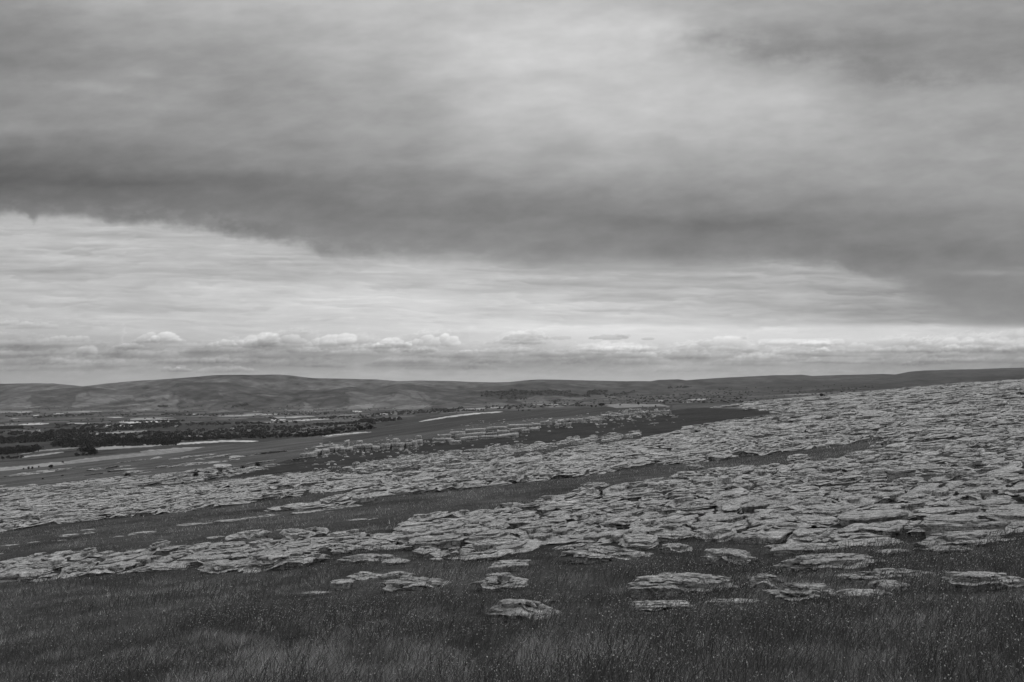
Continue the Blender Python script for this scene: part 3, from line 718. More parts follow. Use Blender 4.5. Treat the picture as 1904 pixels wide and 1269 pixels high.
for gi, (poly, n, s0, s1) in enumerate(zip(SL, (110, 34, 26, 90), (3, 3, 2, 2.5), (10, 9, 5.5, 8))):
    for k in range(n):
        px, py = rnd_in(poly, rr); X0, Y0, Z0 = unproject(px, py, 90, 900); m = Y0/F
        s = (s0+(s1-s0)*rr.random()**2.2)*m*.5
        o = bpy.data.objects.new('boulder', protos[rr.randrange(10)]); COL.objects.link(o)
        o.location = (X0, Y0, Z0-.15*s); o.scale = (s*rr.uniform(.9, 1.6), s, s*rr.uniform(.7, 1.3)); o.rotation_euler = (rr.uniform(-.2, .2), rr.uniform(-.3, .3), rr.uniform(0, 6.28))
        tag(o, names[gi], 'boulder', grp[gi])
# fine scree
xs = []; 
sx_, sy_ = rng.uniform(640, 1200, 9000), rng.uniform(780, 880, 9000)
k = pip(sx_, sy_, [(640, 872), (760, 850), (900, 836), (1000, 824), (1100, 812), (1185, 800), (1190, 812), (1080, 828), (960, 846), (860, 864), (760, 873), (680, 880)]) & (noise2(sx_/25, sy_/6, 91) > -.05)
sx_, sy_ = sx_[k][:900], sy_[k][:900]
P = np.array([unproject(a, b, 60, 500) for a, b in zip(sx_, sy_)])
P0 = build_pave(P[:, 0], P[:, 1], np.random.default_rng(8).uniform(.25, .7, (len(P), 1))*np.ones((1, 16)), .35, TM2, 92)
tag(mesh_arrays('scree', P0[0], P0[1], M_rock_mid), 'fine pale scree scattered over the lower slope of the crag', 'scree', kind='stuff')

# ------------------------------------------------------------------ grass
foot = np.array(FOOT)
def clear_of_slabs(x, y, z=None):
    ok = np.ones(len(x), bool)
    for fx, fy, fa, fb in foot:
        c = ((x-fx)/fa)**2+((y-fy)/fb)**2 < 1
        ok &= ~c
    return ok
def near_rock(x, y):
    k = np.ones(len(x))
    for fx, fy, fa, fb in foot:
        m_ = (np.abs(x-fx) < fa+.35) & (y > fy-fb-1.1) & (y < fy+fb)
        k[m_] = .5
    return k
def blades(n, y0, y1, h0, w0, seed, wgrow=0.0, seg=3, bend=1.0, umax=.64, rockok=False, powy=1.0):
    r = np.random.default_rng(seed)
    y = (y0**(powy+1)+r.random(n)*(y1**(powy+1)-y0**(powy+1)))**(1/(powy+1)); x = r.uniform(-umax, umax, n)*y
    rm = rockmask(x, y)
    keep = ~rm
    tuft = fbm2(x/.9, y/.6, 2, 95) > .18
    keep |= rm & tuft & (r.random(n) < .35)
    keep &= clear_of_slabs(x, y)
    clump = fbm2(x/.55, y/.55, 3, 96); big = fbm2(x/3.2, y/3.2, 2, 97)
    keep &= r.random(n) < np.clip(.75+1.1*clump, .12, 1)
    x, y, clump, big, rm = x[keep], y[keep], clump[keep], big[keep], rm[keep]; n = len(x)
    z = terrain(x, y)
    H = h0*np.exp(r.normal(0, .28, n))*np.clip(1+.75*clump+.5*big, .35, 1.45)*np.where(rm, .6, 1)*near_rock(x, y)
    W = (w0+wgrow*y)*r.uniform(.7, 1.3, n)
    th = r.uniform(0, 2*np.pi, n); ln = bend*r.random(n)**1.3*H
    wind = 0.06*H
    dx = np.cos(th)*ln+wind; dy = np.sin(th)*ln
    fa = r.uniform(0, np.pi, n); wx = np.cos(fa)*.5*W; wy = np.sin(fa)*.35*W
    al = np.clip(0.165*np.exp(r.normal(0, .55, n))*(1+1.3*clump+1.2*big), .02, .45)
    H = H*np.interp(y, [5, 8, 12], [1.9, 1.35, 1.0])
    al = np.where(r.random(n) < .06, al*2.6, al)
    ts = np.linspace(0, 1, seg+1); V = np.zeros((n, (seg+1)*2, 3))
    for i, t in enumerate(ts):
        q = t*t; cx_ = x+dx*q; cy_ = y+dy*q; cz_ = z-.02+H*(t-.22*q*bend)
        wf = (1-t)**.7 if i < seg else .05
        V[:, 2*i, 0] = cx_-wx*wf; V[:, 2*i, 1] = cy_-wy*wf; V[:, 2*i, 2] = cz_
        V[:, 2*i+1, 0] = cx_+wx*wf; V[:, 2*i+1, 1] = cy_+wy*wf; V[:, 2*i+1, 2] = cz_
    q = np.array([[2*i, 2*i+1, 2*i+3, 2*i+2] for i in range(seg)])
    Q = (q[None]+(np.arange(n)*(seg+1)*2)[:, None, None]).reshape(-1, 4)
    return V.reshape(-1, 3), Q, np.repeat(al, (seg+1)*2), (x, y, z, H)
parts = []; als = []
for args in ((420000, 5.2, 12.0, .082, .0036, 201), (230000, 12.0, 21, .062, .0060, 202)):
    V, Q, al, _ = blades(*args); parts.append((V, Q)); als.append(al)
for args in ((170000, 21, 40, .07, .012, 203), (130000, 40, 110, .11, .03, 204)):
    V, Q, al, _ = blades(*args, seg=2); parts.append((V, Q)); als.append(al)
for args in ((22000, 5.2, 11.5, .12, .0030, 207),):     # long bent stems
    V, Q, al, _ = blades(*args, bend=1.6, seg=4); parts.append((V, Q)); als.append(np.clip(al*1.5, 0, .5))
# tall stalks with pale seed heads
def stalks(n, y0, y1, seed):
    r = np.random.default_rng(seed)
    y = np.sqrt(y0*y0+r.random(n)*(y1*y1-y0*y0)); x = r.uniform(-.62, .62, n)*y
    d = fbm2(x/1.4, y/1.4, 3, 98)+.25*(x/y)/.5
    k = ~rockmask(x, y) & clear_of_slabs(x, y) & (r.random(n) < np.clip(.5+1.3*d, .06, 1)); x, y = x[k], y[k]; n = len(x)
    z = terrain(x, y); H = r.uniform(.09, .20, n)*np.interp(y, [5, 8, 12], [2.2, 1.5, 1.0])*near_rock(x, y)**.7; th = r.uniform(0, 6.28, n); ln = H*r.uniform(.05, .8, n)
    tx, ty, tz = x+np.cos(th)*ln+.05, y+np.sin(th)*ln, z+H
    w = .0013+.00008*y
    V = np.zeros((n, 12, 3))
    mx, my, mz = (x+tx)/2-.1*(tx-x), (y+ty)/2-.1*(ty-y), z+H*.56
    for i, (a, b, c) in enumerate(((x, y, z), (mx, my, mz), (tx, ty, tz))):
        V[:, 2*i] = np.stack([a-w, b, c], -1); V[:, 2*i+1] = np.stack([a+w, b, c], -1)
    # seed head: crossed slim diamonds
    L_ = r.uniform(.007, .019, n); sw = r.uniform(.0015, .0034, n)*(1+.06*y); ax = r.uniform(-1.5, 1.6, n)
    ex, ez = np.sin(ax)*L_, np.cos(ax)*L_
    V[:, 6] = np.stack([tx, ty, tz], -1); V[:, 8] = np.stack([tx+ex, ty, tz+ez], -1)
    nx, nz = np.cos(ax), -np.sin(ax)
    V[:, 7] = np.stack([tx+ex*.5+nx*sw, ty, tz+ez*.5+nz*sw], -1); V[:, 9] = np.stack([tx+ex*.5-nx*sw, ty, tz+ez*.5-nz*sw], -1)
    V[:, 10] = np.stack([tx+ex*.5, ty+sw, tz+ez*.5], -1); V[:, 11] = np.stack([tx+ex*.5, ty-sw, tz+ez*.5], -1)
    q = np.array([[0, 1, 3, 2], [2, 3, 5, 4], [6, 7, 8, 9], [6, 10, 8, 11]])
    Q = (q[None]+(np.arange(n)*12)[:, None, None]).reshape(-1, 4)
    al = np.zeros((n, 12)); al[:, :6] = r.uniform(.05, .12, n)[:, None]; al[:, 6:] = np.clip(.30*np.exp(r.normal(0, .6, n)), .10, .85)[:, None]
    return V.reshape(-1, 3), Q, al.ravel()
for args in ((38000, 5.4, 13, 211), (24000, 13, 21, 212)):
    V, Q, al = stalks(*args); parts.append((V, Q)); als.append(al)
V, Q = merge(parts); print('grass verts', len(V))
tag(mesh_arrays('grass', V, Q, M_grass, attrs={'albedo': np.concatenate(als)}), 'dark rough moorland grass with pale seed heads filling the foreground and hollows', 'grass', kind='stuff')

# ------------------------------------------------------------------ trees and shrubs
def leaf_cloud(n, lobes, leaf, seed):
    r = np.random.default_rng(seed); V = []
    L_ = np.array(lobes)
    pick = r.choice(len(L_), n, p=(L_[:, 3]**2)/np.sum(L_[:, 3]**2))
    d = r.normal(0, 1, (n, 3)); d /= np.linalg.norm(d, axis=1)[:, None]
    rad = L_[pick, 3]*(0.55+0.5*r.random(n)**.6)
    c = L_[pick, :3]+d*rad[:, None]*np.array([1, 1, .85])
    a = r.normal(0, 1, (n, 3)); a /= np.linalg.norm(a, axis=1)[:, None]
    b = np.cross(a, r.normal(0, 1, (n, 3))); b /= np.linalg.norm(b, axis=1)[:, None]
    s = leaf*r.uniform(.6, 1.3, n)[:, None]
    V = np.stack([c-a*s-b*s*.6, c+a*s-b*s*.6, c+a*s*.8+b*s*.7, c-a*s*.7+b*s*.6], 1).reshape(-1, 3)
    return V, np.arange(4*n).reshape(-1, 4)
def trunk_mesh(h, rad, seed):
    r = random.Random(seed); V = []; Q = []
    def limb(p0, p1, r0, r1):
        o = len(V); p0 = np.array(p0); p1 = np.array(p1)
        for p, rr_ in ((p0, r0), ((p0+p1)/2+np.array([r.uniform(-.04, .04)*h, r.uniform(-.04, .04)*h, 0]), (r0+r1)/2), (p1, r1)):
            for k in range(6):
                t = k*math.pi/3; V.append((p[0]+math.cos(t)*rr_, p[1]+math.sin(t)*rr_, p[2]))
        for j in range(2):
            for k in range(6): Q.append((o+j*6+k, o+j*6+(k+1) % 6, o+j*6+6+(k+1) % 6, o+j*6+6+k))
    limb((0, 0, -.05*h), (0, 0, .45*h), rad, rad*.6)
    for k in range(5):
        a = k*1.256+r.uniform(-.3, .3); limb((0, 0, (.28+.04*k)*h), (math.cos(a)*.26*h, math.sin(a)*.26*h, (.55+.06*k)*h), rad*.5, rad*.15)
    return np.array(V), np.array(Q)
TREES = []
for k in range(8):     # unit trees 1 m high
    r = random.Random(40+k); lobes = []
    wide = (.30, .42, .24, .5, .34, .28, .46, .38)[k]
    for j in range(9):
        a = r.uniform(0, 6.28); q = r.uniform(0, 1)**.6*wide*.75
        lobes.append((math.cos(a)*q, math.sin(a)*q, r.uniform(.36, .80), r.uniform(.13, .22)))
    lobes.append((0, 0, .62, .25))
    V, Q = leaf_cloud(520, lobes, .040, 60+k); tv, tq = trunk_mesh(1, .035, k)
    TREES.append((mesh_arrays('crown', V, Q, M_leaf, link=False), mesh_arrays('trunk', tv, tq, M_bark, link=False)))
def tree(px, py, hpx, k, label, group=None, dmin=700, dmax=12000, wide=1.0, rr_=random):
    x, y, z = unproject(px, py, dmin, dmax); s = hpx*y/F
    e = empty('tree', (x, y, z)); e.rotation_euler = (0, 0, rr_.uniform(0, 6.28))
    cr = bpy.data.objects.new('crown', TREES[k][0]); tr = bpy.data.objects.new('trunk', TREES[k][1])
    for o in (cr, tr): COL.objects.link(o); o.parent = e; o.scale = (s*wide, s*wide, s)
    tag(e, label, 'tree', group); return e
rt = random.Random(77); nt_ = 0
BANDS = [ # x0,y0,x1,y1,count,jitter,h0,h1,label,group
 (0, 800, 42, 797, 9, 1.5, 4, 7, 'tree in the dark clump at the far left below the pale meadow', 'clump at the far left'),
 (80, 806, 200, 801, 20, 2, 4, 7, 'tree in the hedge line across the left of the valley', 'hedge trees across the left valley'),
 (200, 798, 330, 786, 22, 2, 4, 7, 'tree in the hedge line beside the bright field', 'hedge trees beside the hay meadow'),
 (0, 822, 100, 816, 26, 3, 6, 10, 'tree in the dark wood at the left edge of the valley', 'left edge wood'),
 (100, 828, 335, 822, 62, 5, 7, 12, 'dark tree in the long wood crossing the left of the valley', 'long wood in the left valley'),
 (0, 846, 72, 838, 22, 4, 7, 12, 'dark tree in the nearer wood at the left edge', 'nearer left edge wood'),
 (150, 842, 178, 846, 7, 3, 9, 15, 'tall dark tree in the clump spilling down from the long wood', 'clump below the long wood'),
 (4, 856, 46, 853, 7, 1, 4, 7, 'low hedge tree under the nearer left wood', 'hedge under the left wood'),
 (138, 850, 178, 847, 7, 1, 4, 7, 'low hedge tree at the foot of the tall clump', 'hedge below the tall clump'),
 (300, 829, 335, 826, 8, 1.5, 7, 11, 'dark round tree in the copse at the end of the long wood', 'copse at the end of the long wood'),
 (345, 822, 480, 814, 18, 1.5, 5, 8, 'tree along the near valley hedge behind the bright field edge', 'near valley hedge trees'),
 (480, 816, 620, 812, 22, 2, 5, 9, 'tree in the broken line above the moor edge left of the crag', 'tree line behind the moor edge'),
 (575, 808, 690, 799, 22, 2, 5, 9, 'dark tree in the row behind the bright strip left of the crag', 'row behind the bright strip'),
 (430, 792, 560, 788, 12, 1.5, 3, 6, 'tree in the mid valley hedge beyond the village', 'mid valley hedge trees'),
 (660, 788, 740, 781, 20, 2, 4, 7, 'tree in the dark plantation above the moor crest', 'plantation above the moor crest')]
for (x0, y0, x1, y1, n, j, h0, h1, lab, g) in BANDS:
    for i in range(n):
        t = (i+rt.random())/n; px = x0+(x1-x0)*t; py = y0+(y1-y0)*t+rt.uniform(-j, j)*.8
        tree(px, py, rt.uniform(h0, h1)*1.2, rt.randrange(8), lab, g, 900 if py < 850 else 600, 7500, rt.uniform(1.2, 1.9), rt); nt_ += 1
for (px, py, h, k, w, lab) in [(94, 872, 9, 1, 1.5, 'large round dark tree alone beside the pale meadow strip at left'), (53, 874, 7, 5, 1, 'left tree of the pair standing on the pale strip at far left'), (60, 874, 7, 0, 1, 'right tree of the pair standing on the pale strip at far left'),
    (72, 871, 5, 2, 1, 'small tree between the pair and the large round tree'), (44, 874, 4, 4, 1.2, 'low bush left of the pair of trees on the pale strip'), (117, 862, 5, 1, 1, 'small tree on the field edge right of the large round tree'), (72, 838, 8, 4, 1.1, 'round tree at the right end of the nearer left wood'),
    (195, 833, 5, 2, .9, 'left of two isolated trees standing on the pale field'), (230, 832, 6, 5, 1, 'right of two isolated trees standing on the pale field'),
    (1118, 757, 9, 3, 1.8, 'largest dark round tree on the moor crest beside the pale hilltop field'), (1100, 757, 6, 1, 1, 'small tree left of the largest round tree on the moor crest'), (1108, 757, 4, 4, 1.6, 'low bush touching the largest round tree on the crest'),
    (1187, 751, 7, 5, 1, 'dark tree on the far brow of the pale hilltop field'), (1153, 751, 4, 1, 1, 'tiny tree at the back edge of the pale hilltop field'), (1219, 758, 5, 0, .9, 'small tree near the right end of the pale hilltop field'), (1195, 758, 3, 2, 1, 'tiny tree at the front of the pale hilltop field'),
    (964, 763, 4, 2, 1, 'small tree at the left end of the walled clump on the dark moor'), (972, 763, 3, 1, 2.2, 'low bush in the middle of the walled clump on the dark moor'), (984, 763, 3, 3, 2.2, 'low bush at the right end of the walled clump on the dark moor')]:
    tree(px, py, h, k, lab, None, 500, 3000, w, rt)

def shrub_mesh(k):
    r = random.Random(k); lobes = [(r.uniform(-.5, .5), r.uniform(-.5, .5), r.uniform(.15, .5), r.uniform(.2, .35)) for _ in range(7)]
    return leaf_cloud(260, lobes, .07, 80+k)
SH = [mesh_arrays('juniper_shrub', *shrub_mesh(k), M_juniper, link=False) for k in range(5)]
shl = [(235, 888, 8), (195, 892, 3), (275, 888, 5), (298, 885, 5), (309, 888, 5), (311, 897, 5), (330, 884, 5), (338, 893, 5), (365, 880, 7), (371, 881, 6), (363, 888, 9), (385, 883, 7), (411, 880, 7), (424, 880, 6), (453, 874, 8), (479, 870, 9),
       (407, 901, 7), (116, 886, 3), (80, 892, 3), (506, 902, 5), (478, 875, 4), (437, 875, 4), (340, 900, 4), (200, 964, 5), (1290, 800, 4), (1296, 806, 6), (1300, 838, 5), (1528, 739, 8), (1500, 806, 6), (1650, 800, 8), (1745, 790, 7), (1790, 722, 5), (1812, 718, 4), (1440, 900, 8), (1620, 905, 10), (1570, 880, 8)]
for i, (px, py, w) in enumerate(shl):
    x, y, z = unproject(px, py, 20, 1000); s = w*y/F*1.35
    o = bpy.data.objects.new('juniper_shrub', SH[i % 5]); COL.objects.link(o); o.location = (x, y, z); o.scale = (s*.8, s*.8, s*1.0); o.rotation_euler = (0, 0, i*1.3)
    if i < 24: tag(o, 'small dark bush rooted in the left-hand limestone pavement', 'shrub', 'bushes on the left pavement')
    elif (px, py) == (1528, 739): tag(o, 'dark bush standing alone against the far edge of the pavement', 'shrub')
    else: tag(o, 'dark low bush in a crack of the right-hand pavement slope', 'shrub', 'bushes on the right pavement')

# far-off woods and hedges that read as one mass
W = []
wr = np.random.default_rng(9)
def wood(px0, py0, px1, py1, n, jit, size, dmin=2500):
    for i in range(n):
        t = wr.random(); px = px0+(px1-px0)*t; py = py0+(py1-py0)*t+wr.uniform(-jit, jit)
        x, y, z = unproject(px, py, dmin, 11500); s = size*y/F*wr.uniform(.6, 1.2)
        V, Q = leaf_cloud(26, [(0, 0, .4, .6), (.6, 0, .3, .45), (-.5, .3, .3, .4)], .34, int(wr.integers(1e6)))
        W.append((V*s+np.array([x, y, z]), Q))
for a in ((330, 812, 560, 803, 130, 5, 3.2, 1500), (430, 797, 700, 790, 110, 3, 3, 1800), (0, 806, 100, 808, 60, 3, 3.4, 1500), (100, 795, 330, 793, 90, 3, 3, 1800), (560, 812, 700, 800, 60, 2, 3.4, 1200), (95, 829, 335, 824, 260, 4, 5, 900), (0, 822, 95, 818, 110, 4, 5, 900), (0, 842, 70, 836, 110, 5, 5, 800), (85, 806, 210, 802, 90, 2, 4, 1200), (210, 800, 335, 790, 90, 2.5, 4, 1200), (340, 818, 480, 812, 90, 3, 4, 1100), (480, 813, 600, 808, 60, 3, 3.5, 1300), (0, 797, 42, 796, 40, 1.5, 3, 1500), (655, 786, 745, 780, 60, 2.5, 3, 1500), (90, 812, 330, 812, 160, 5, 4, 1500), (895, 733, 960, 733, 90, 5, 2.2), (950, 730, 1060, 732, 150, 4, 2.2), (930, 741, 980, 742, 30, 2, 2.0), (1060, 735, 1100, 737, 40, 2, 2), (1092, 730, 1128, 731, 60, 4, 2.2), (1125, 737, 1180, 729, 50, 2, 2),
          (60, 777, 175, 771, 70, 1.6, 2.4), (215, 771, 255, 771, 30, .6, 1.8), (300, 771, 420, 773, 70, 1.4, 2.2), (240, 775, 265, 776, 12, .5, 1.6), (10, 775, 60, 770, 30, 2, 2), (500, 771, 615, 770, 60, 1.8, 2), (430, 757, 462, 753, 30, 1.5, 2), (293, 756, 312, 756, 12, .6, 1.6),
          (120, 790, 215, 790, 40, .8, 2.4), (250, 785, 345, 783, 40, 1.0, 2.6), (345, 790, 430, 788, 50, 2, 2.6), (440, 786, 500, 789, 40, .8, 2.6), (500, 776, 520, 784, 14, 2, 2.6), (340, 802, 500, 800, 90, 4, 3), (380, 810, 600, 800, 110, 5, 3), (250, 805, 350, 808, 70, 4, 3.4), (80, 815, 240, 812, 90, 4, 3.4),
          (690, 772, 860, 762, 150, 3.5, 2.6), (590, 778, 700, 775, 60, 2.5, 2.6), (590, 790, 665, 788, 60, 1, 3), (800, 766, 900, 763, 50, 1.5, 2.2), (900, 760, 1060, 753, 90, 3, 2.2), (1030, 750, 1042, 745, 14, 3, 2.2), (1070, 752, 1085, 747, 14, 2, 2.2), (1060, 755, 1100, 755, 20, 1, 2), (1130, 745, 1400, 735, 160, 7, 2.0), (1230, 748, 1440, 747, 70, 2, 2.2), (1240, 722, 1290, 720, 30, 1.5, 2), (1440, 735, 1640, 722, 60, 5, 1.8)):
    wood(*a)
for (xa, ya, xb, yb, n_, j_, sz_) in ((0, 796, 700, 786, 260, 14, 1.7), (0, 772, 900, 764, 240, 6, 1.3), (0, 760, 600, 757, 70, 4, 1.1), (900, 752, 1440, 742, 170, 6, 1.4), (1150, 735, 1640, 722, 120, 8, 1.3), (350, 806, 640, 800, 130, 5, 2.2)):
    wood(xa, ya, xb, yb, n_, j_, sz_)
V, Q = merge(W); print('woodland verts', len(V))
tag(mesh_arrays('woodland', V, Q, M_leaf), 'far-off woods and hedges dotting the valley and lower fellsides', 'woodland', kind='stuff')

# ------------------------------------------------------------------ farm buildings
def boxv(x0, x1, y0, y1, z0, z1):
    V = np.array([(x0, y0, z0), (x1, y0, z0), (x1, y1, z0), (x0, y1, z0), (x0, y0, z1), (x1, y0, z1), (x1, y1, z1), (x0, y1, z1)], float)
    return V, np.array([(0, 3, 2, 1), (4, 5, 6, 7), (0, 1, 5, 4), (1, 2, 6, 5), (2, 3, 7, 6), (3, 0, 4, 7)])
def house(px, py, wpx, wallm, roofm, label, name='farmhouse', cat='house', depth=.5, group=None, dmin=1300):
    x, y, z = unproject(px, py, dmin, 11000); w = max(wpx*y/F, 12); d = w*depth; h = min(w*.42, 9)
    e = empty(name, (x, y, z)); e.rotation_euler = (0, 0, random.uniform(-.3, .3))
    V, Q = boxv(-w/2, w/2, -d/2, d/2, -2, h)
    g = np.array([(-w/2, -d/2, h), (-w/2, d/2, h), (-w/2, 0, h+d*.42), (w/2, -d/2, h), (w/2, d/2, h), (w/2, 0, h+d*.42)])
    V2 = np.concatenate([V, g]); Q2 = np.concatenate([Q, np.array([(8, 10, 9, 9), (11, 12, 13, 13)])])
    me = bpy.data.meshes.new('wall'); me.from_pydata(V2.tolist(), [], [tuple(q) for q in Q]+[(8, 10, 9), (11, 12, 13)]); me.materials.append(wallm)
    o = bpy.data.objects.new('wall', me); COL.objects.link(o); o.parent = e
    ov = .5; t = .3
    R = np.array([(-w/2-ov, -d/2-ov, h-.2), (w/2+ov, -d/2-ov, h-.2), (w/2+ov, 0, h+d*.42+.2), (-w/2-ov, 0, h+d*.42+.2), (-w/2-ov, d/2+ov, h-.2), (w/2+ov, d/2+ov, h-.2)])
    R = np.concatenate([R, R+np.array([0, 0, t])])
    mesh_arrays('roof', R, np.array([(6, 7, 8, 9), (9, 8, 11, 10), (0, 3, 2, 1), (3, 4, 5, 2), (0, 1, 7, 6), (5, 4, 10, 11), (0, 6, 9, 3), (3, 9, 10, 4), (1, 2, 8, 7), (2, 5, 11, 8)]), roofm, parent=e)
    for k in (-.3, .3):
        V, Q = boxv(w*k-.6, w*k+.6, -d/2-.06, -d/2+.1, h*.45, h*.75); mesh_arrays('window', V, Q, M_dark, parent=e)
    V, Q = boxv(-.6, .6, -d/2-.06, -d/2+.1, 0, h*.4); mesh_arrays('door', V, Q, M_dark, parent=e)
    tag(e, label, cat, group)
house(664, 768, 5, M_stone, M_roofpale, 'large farm shed with a bright pale roof in the mid valley', 'farm_barn', 'barn', .7)
house(432, 799, 3, M_white, M_slate, 'white farmhouse, left of the two by the village trees', 'farmhouse')
house(463, 803, 4, M_white, M_slate, 'white farmhouse, right of the two by the village trees', 'farmhouse')
house(229, 817, 4, M_white, M_slate, 'white farmhouse half hidden in the long dark wood')
house(261, 815, 4, M_stone, M_slate, 'grey farmhouse at the right end of the long dark wood', dmin=1300)
house(71, 802, 3, M_white, M_slate, 'small white farmhouse in the left valley hedge line')
house(228, 785, 4, M_white, M_slate, 'white farmhouse on the bright field')
house(328, 794, 4, M_white, M_slate, 'white farmhouse beside the hedge right of the bright field')
for i, (px, py) in enumerate([(565, 765), (572, 766), (580, 765), (586, 766), (593, 766), (520, 760), (531, 762), (560, 767)]):
    house(px, py, 2.4, M_white, M_slate, 'tiny pale house in the village under the distant fells', 'village_house', 'house', group='village houses under the fells')
for i, (px, py) in enumerate([(1335, 739), (1342, 739), (1180, 745), (790, 756)]):
    house(px, py, 2.4, M_white, M_slate, 'tiny pale cottage on the rising ground of the right valley', 'cottage', 'house', group='cottages in the right valley')

# ------------------------------------------------------------------ dry stone walls on the right-hand shoulder
def wall_line(pts, label, dmin, dmax, h=1.4, name='dry_stone_wall'):
    P = []
    for (a, b), (c, d) in zip(pts[:-1], pts[1:]):
        n = max(int(abs(c-a)/4), 2)
        for i in range(n): P.append(unproject(a+(c-a)*i/n, b+(d-b)*i/n, dmin, dmax))
    P = np.array(P); ds = np.median(P[:, 1]); P = P[(P[:, 1] < ds*1.8) & (P[:, 1] > ds*.5)]
    r = np.random.default_rng(len(P)); V = []
    for p in P:
        q = h*(1+r.uniform(-.12, .12)); V += [(p[0], p[1]-.4, p[2]-.5), (p[0], p[1]-.3, p[2]+q), (p[0], p[1]+.3, p[2]+q), (p[0], p[1]+.4, p[2]-.5)]
    n = len(P); Q = []
    for i in range(n-1):
        for k in range(4): Q.append((4*i+k, 4*i+(k+1) % 4, 4*i+4+(k+1) % 4, 4*i+4+k))
    tag(mesh_arrays(name, np.array(V), np.array(Q), M_stone), label, 'wall')
wall_line([(1610, 729), (1625, 721), (1650, 716), (1700, 714), (1745, 715)], 'dark curving field wall behind the pavement skyline at right', 1200, 6000, 4)
wall_line([(1440, 737), (1500, 732), (1560, 728)], 'faint straight field wall across the right-hand valley side', 1200, 6000, 3)

# ------------------------------------------------------------------ sky: an overcast dome
PXG = [-400, 0, 240, 480, 720, 960, 1200, 1440, 1680, 1904, 2400]
UP = {-300: [150]*11, 0: [150, 148, 176, 188, 194, 198, 184, 170, 158, 150, 145], 60: [140, 138, 160, 166, 186, 206, 200, 158, 146, 145, 142], 120: [135, 134, 150, 156, 178, 208, 196, 172, 156, 146, 142], 180: [142, 144, 152, 152, 166, 196, 200, 190, 166, 160, 150],
      240: [140, 144, 148, 150, 160, 184, 192, 182, 162, 156, 150], 300: [100, 106, 122, 138, 148, 164, 170, 166, 158, 154, 148], 340: [86, 90, 96, 112, 132, 146, 150, 150, 152, 152, 146], 380: [108, 114, 118, 112, 126, 128, 132, 134, 140, 146, 144],
      420: [128, 136, 128, 122, 126, 128, 116, 117, 124, 130, 130], 460: [140, 150, 145, 136, 130, 134, 124, 123, 116, 120, 122], 500: [150, 160, 160, 150, 148, 146, 140, 132, 122, 126, 126], 550: [150, 165, 165, 165, 160, 160, 150, 140, 124, 122, 122], 600: [150, 165, 165, 165, 165, 165, 160, 150, 134, 130, 128], 760: [150]*11}
LOW = {390: [180, 180, 180, 176, 172, 170, 166, 162, 160, 150, 150], 430: [184, 188, 186, 182, 176, 172, 168, 164, 160, 150, 150], 460: [190, 192, 190, 186, 182, 176, 168, 164, 158, 145, 140], 490: [178, 180, 184, 188, 194, 184, 174, 170, 164, 140, 135], 520: [186, 188, 190, 188, 196, 188, 180, 172, 158, 132, 130], 550: [186, 190, 194, 206, 216, 204, 188, 176, 150, 128, 125],
       575: [184, 188, 194, 202, 212, 208, 192, 172, 146, 128, 125], 598: [194, 196, 198, 204, 210, 214, 212, 192, 166, 148, 145], 612: [190, 192, 194, 202, 208, 220, 228, 224, 220, 212, 206], 632: [172, 172, 182, 194, 202, 212, 220, 216, 212, 206, 204], 650: [158, 160, 168, 166, 184, 194, 200, 200, 186, 180, 176],
       668: [152, 154, 164, 156, 166, 166, 178, 182, 166, 158, 156], 685: [160, 162, 170, 160, 168, 172, 178, 174, 162, 154, 150], 700: [162, 164, 174, 172, 178, 180, 182, 178, 166, 152, 146], 760: [165]*11, 900: [120]*11}
def ctl(tab, px, py):
    rows = sorted(tab); G = np.array([tab[k] for k in rows], float)
    fx = np.interp(px, PXG, np.arange(len(PXG))); fy = np.interp(py, rows, np.arange(len(rows)))
    ix = np.clip(fx.astype(int), 0, len(PXG)-2); iy = np.clip(fy.astype(int), 0, len(rows)-2)
    a = fx-ix; b = fy-iy; a = a*a*(3-2*a)*.6+a*.4; b = b*b*(3-2*b)*.6+b*.4
    return G[iy, ix]*(1-a)*(1-b)+G[iy, ix+1]*a*(1-b)+G[iy+1, ix]*(1-a)*b+G[iy+1, ix+1]*a*b
EDGE = [(-400, 385), (0, 398), (25, 393), (50, 400), (62, 414), (72, 402), (100, 402), (160, 402), (190, 408), (205, 416), (245, 416), (262, 413), (300, 416), (345, 422), (400, 426), (430, 434), (460, 438), (500, 446), (560, 455), (590, 470), (600, 478), (750, 479), (830, 486), (880, 488), (960, 500), (1100, 500), (1250, 492), (1340, 488), (1480, 489), (1560, 492), (1590, 505), (1620, 515), (1660, 522), (1700, 548), (1760, 580), (1820, 598), (1904, 602), (2400, 600)]
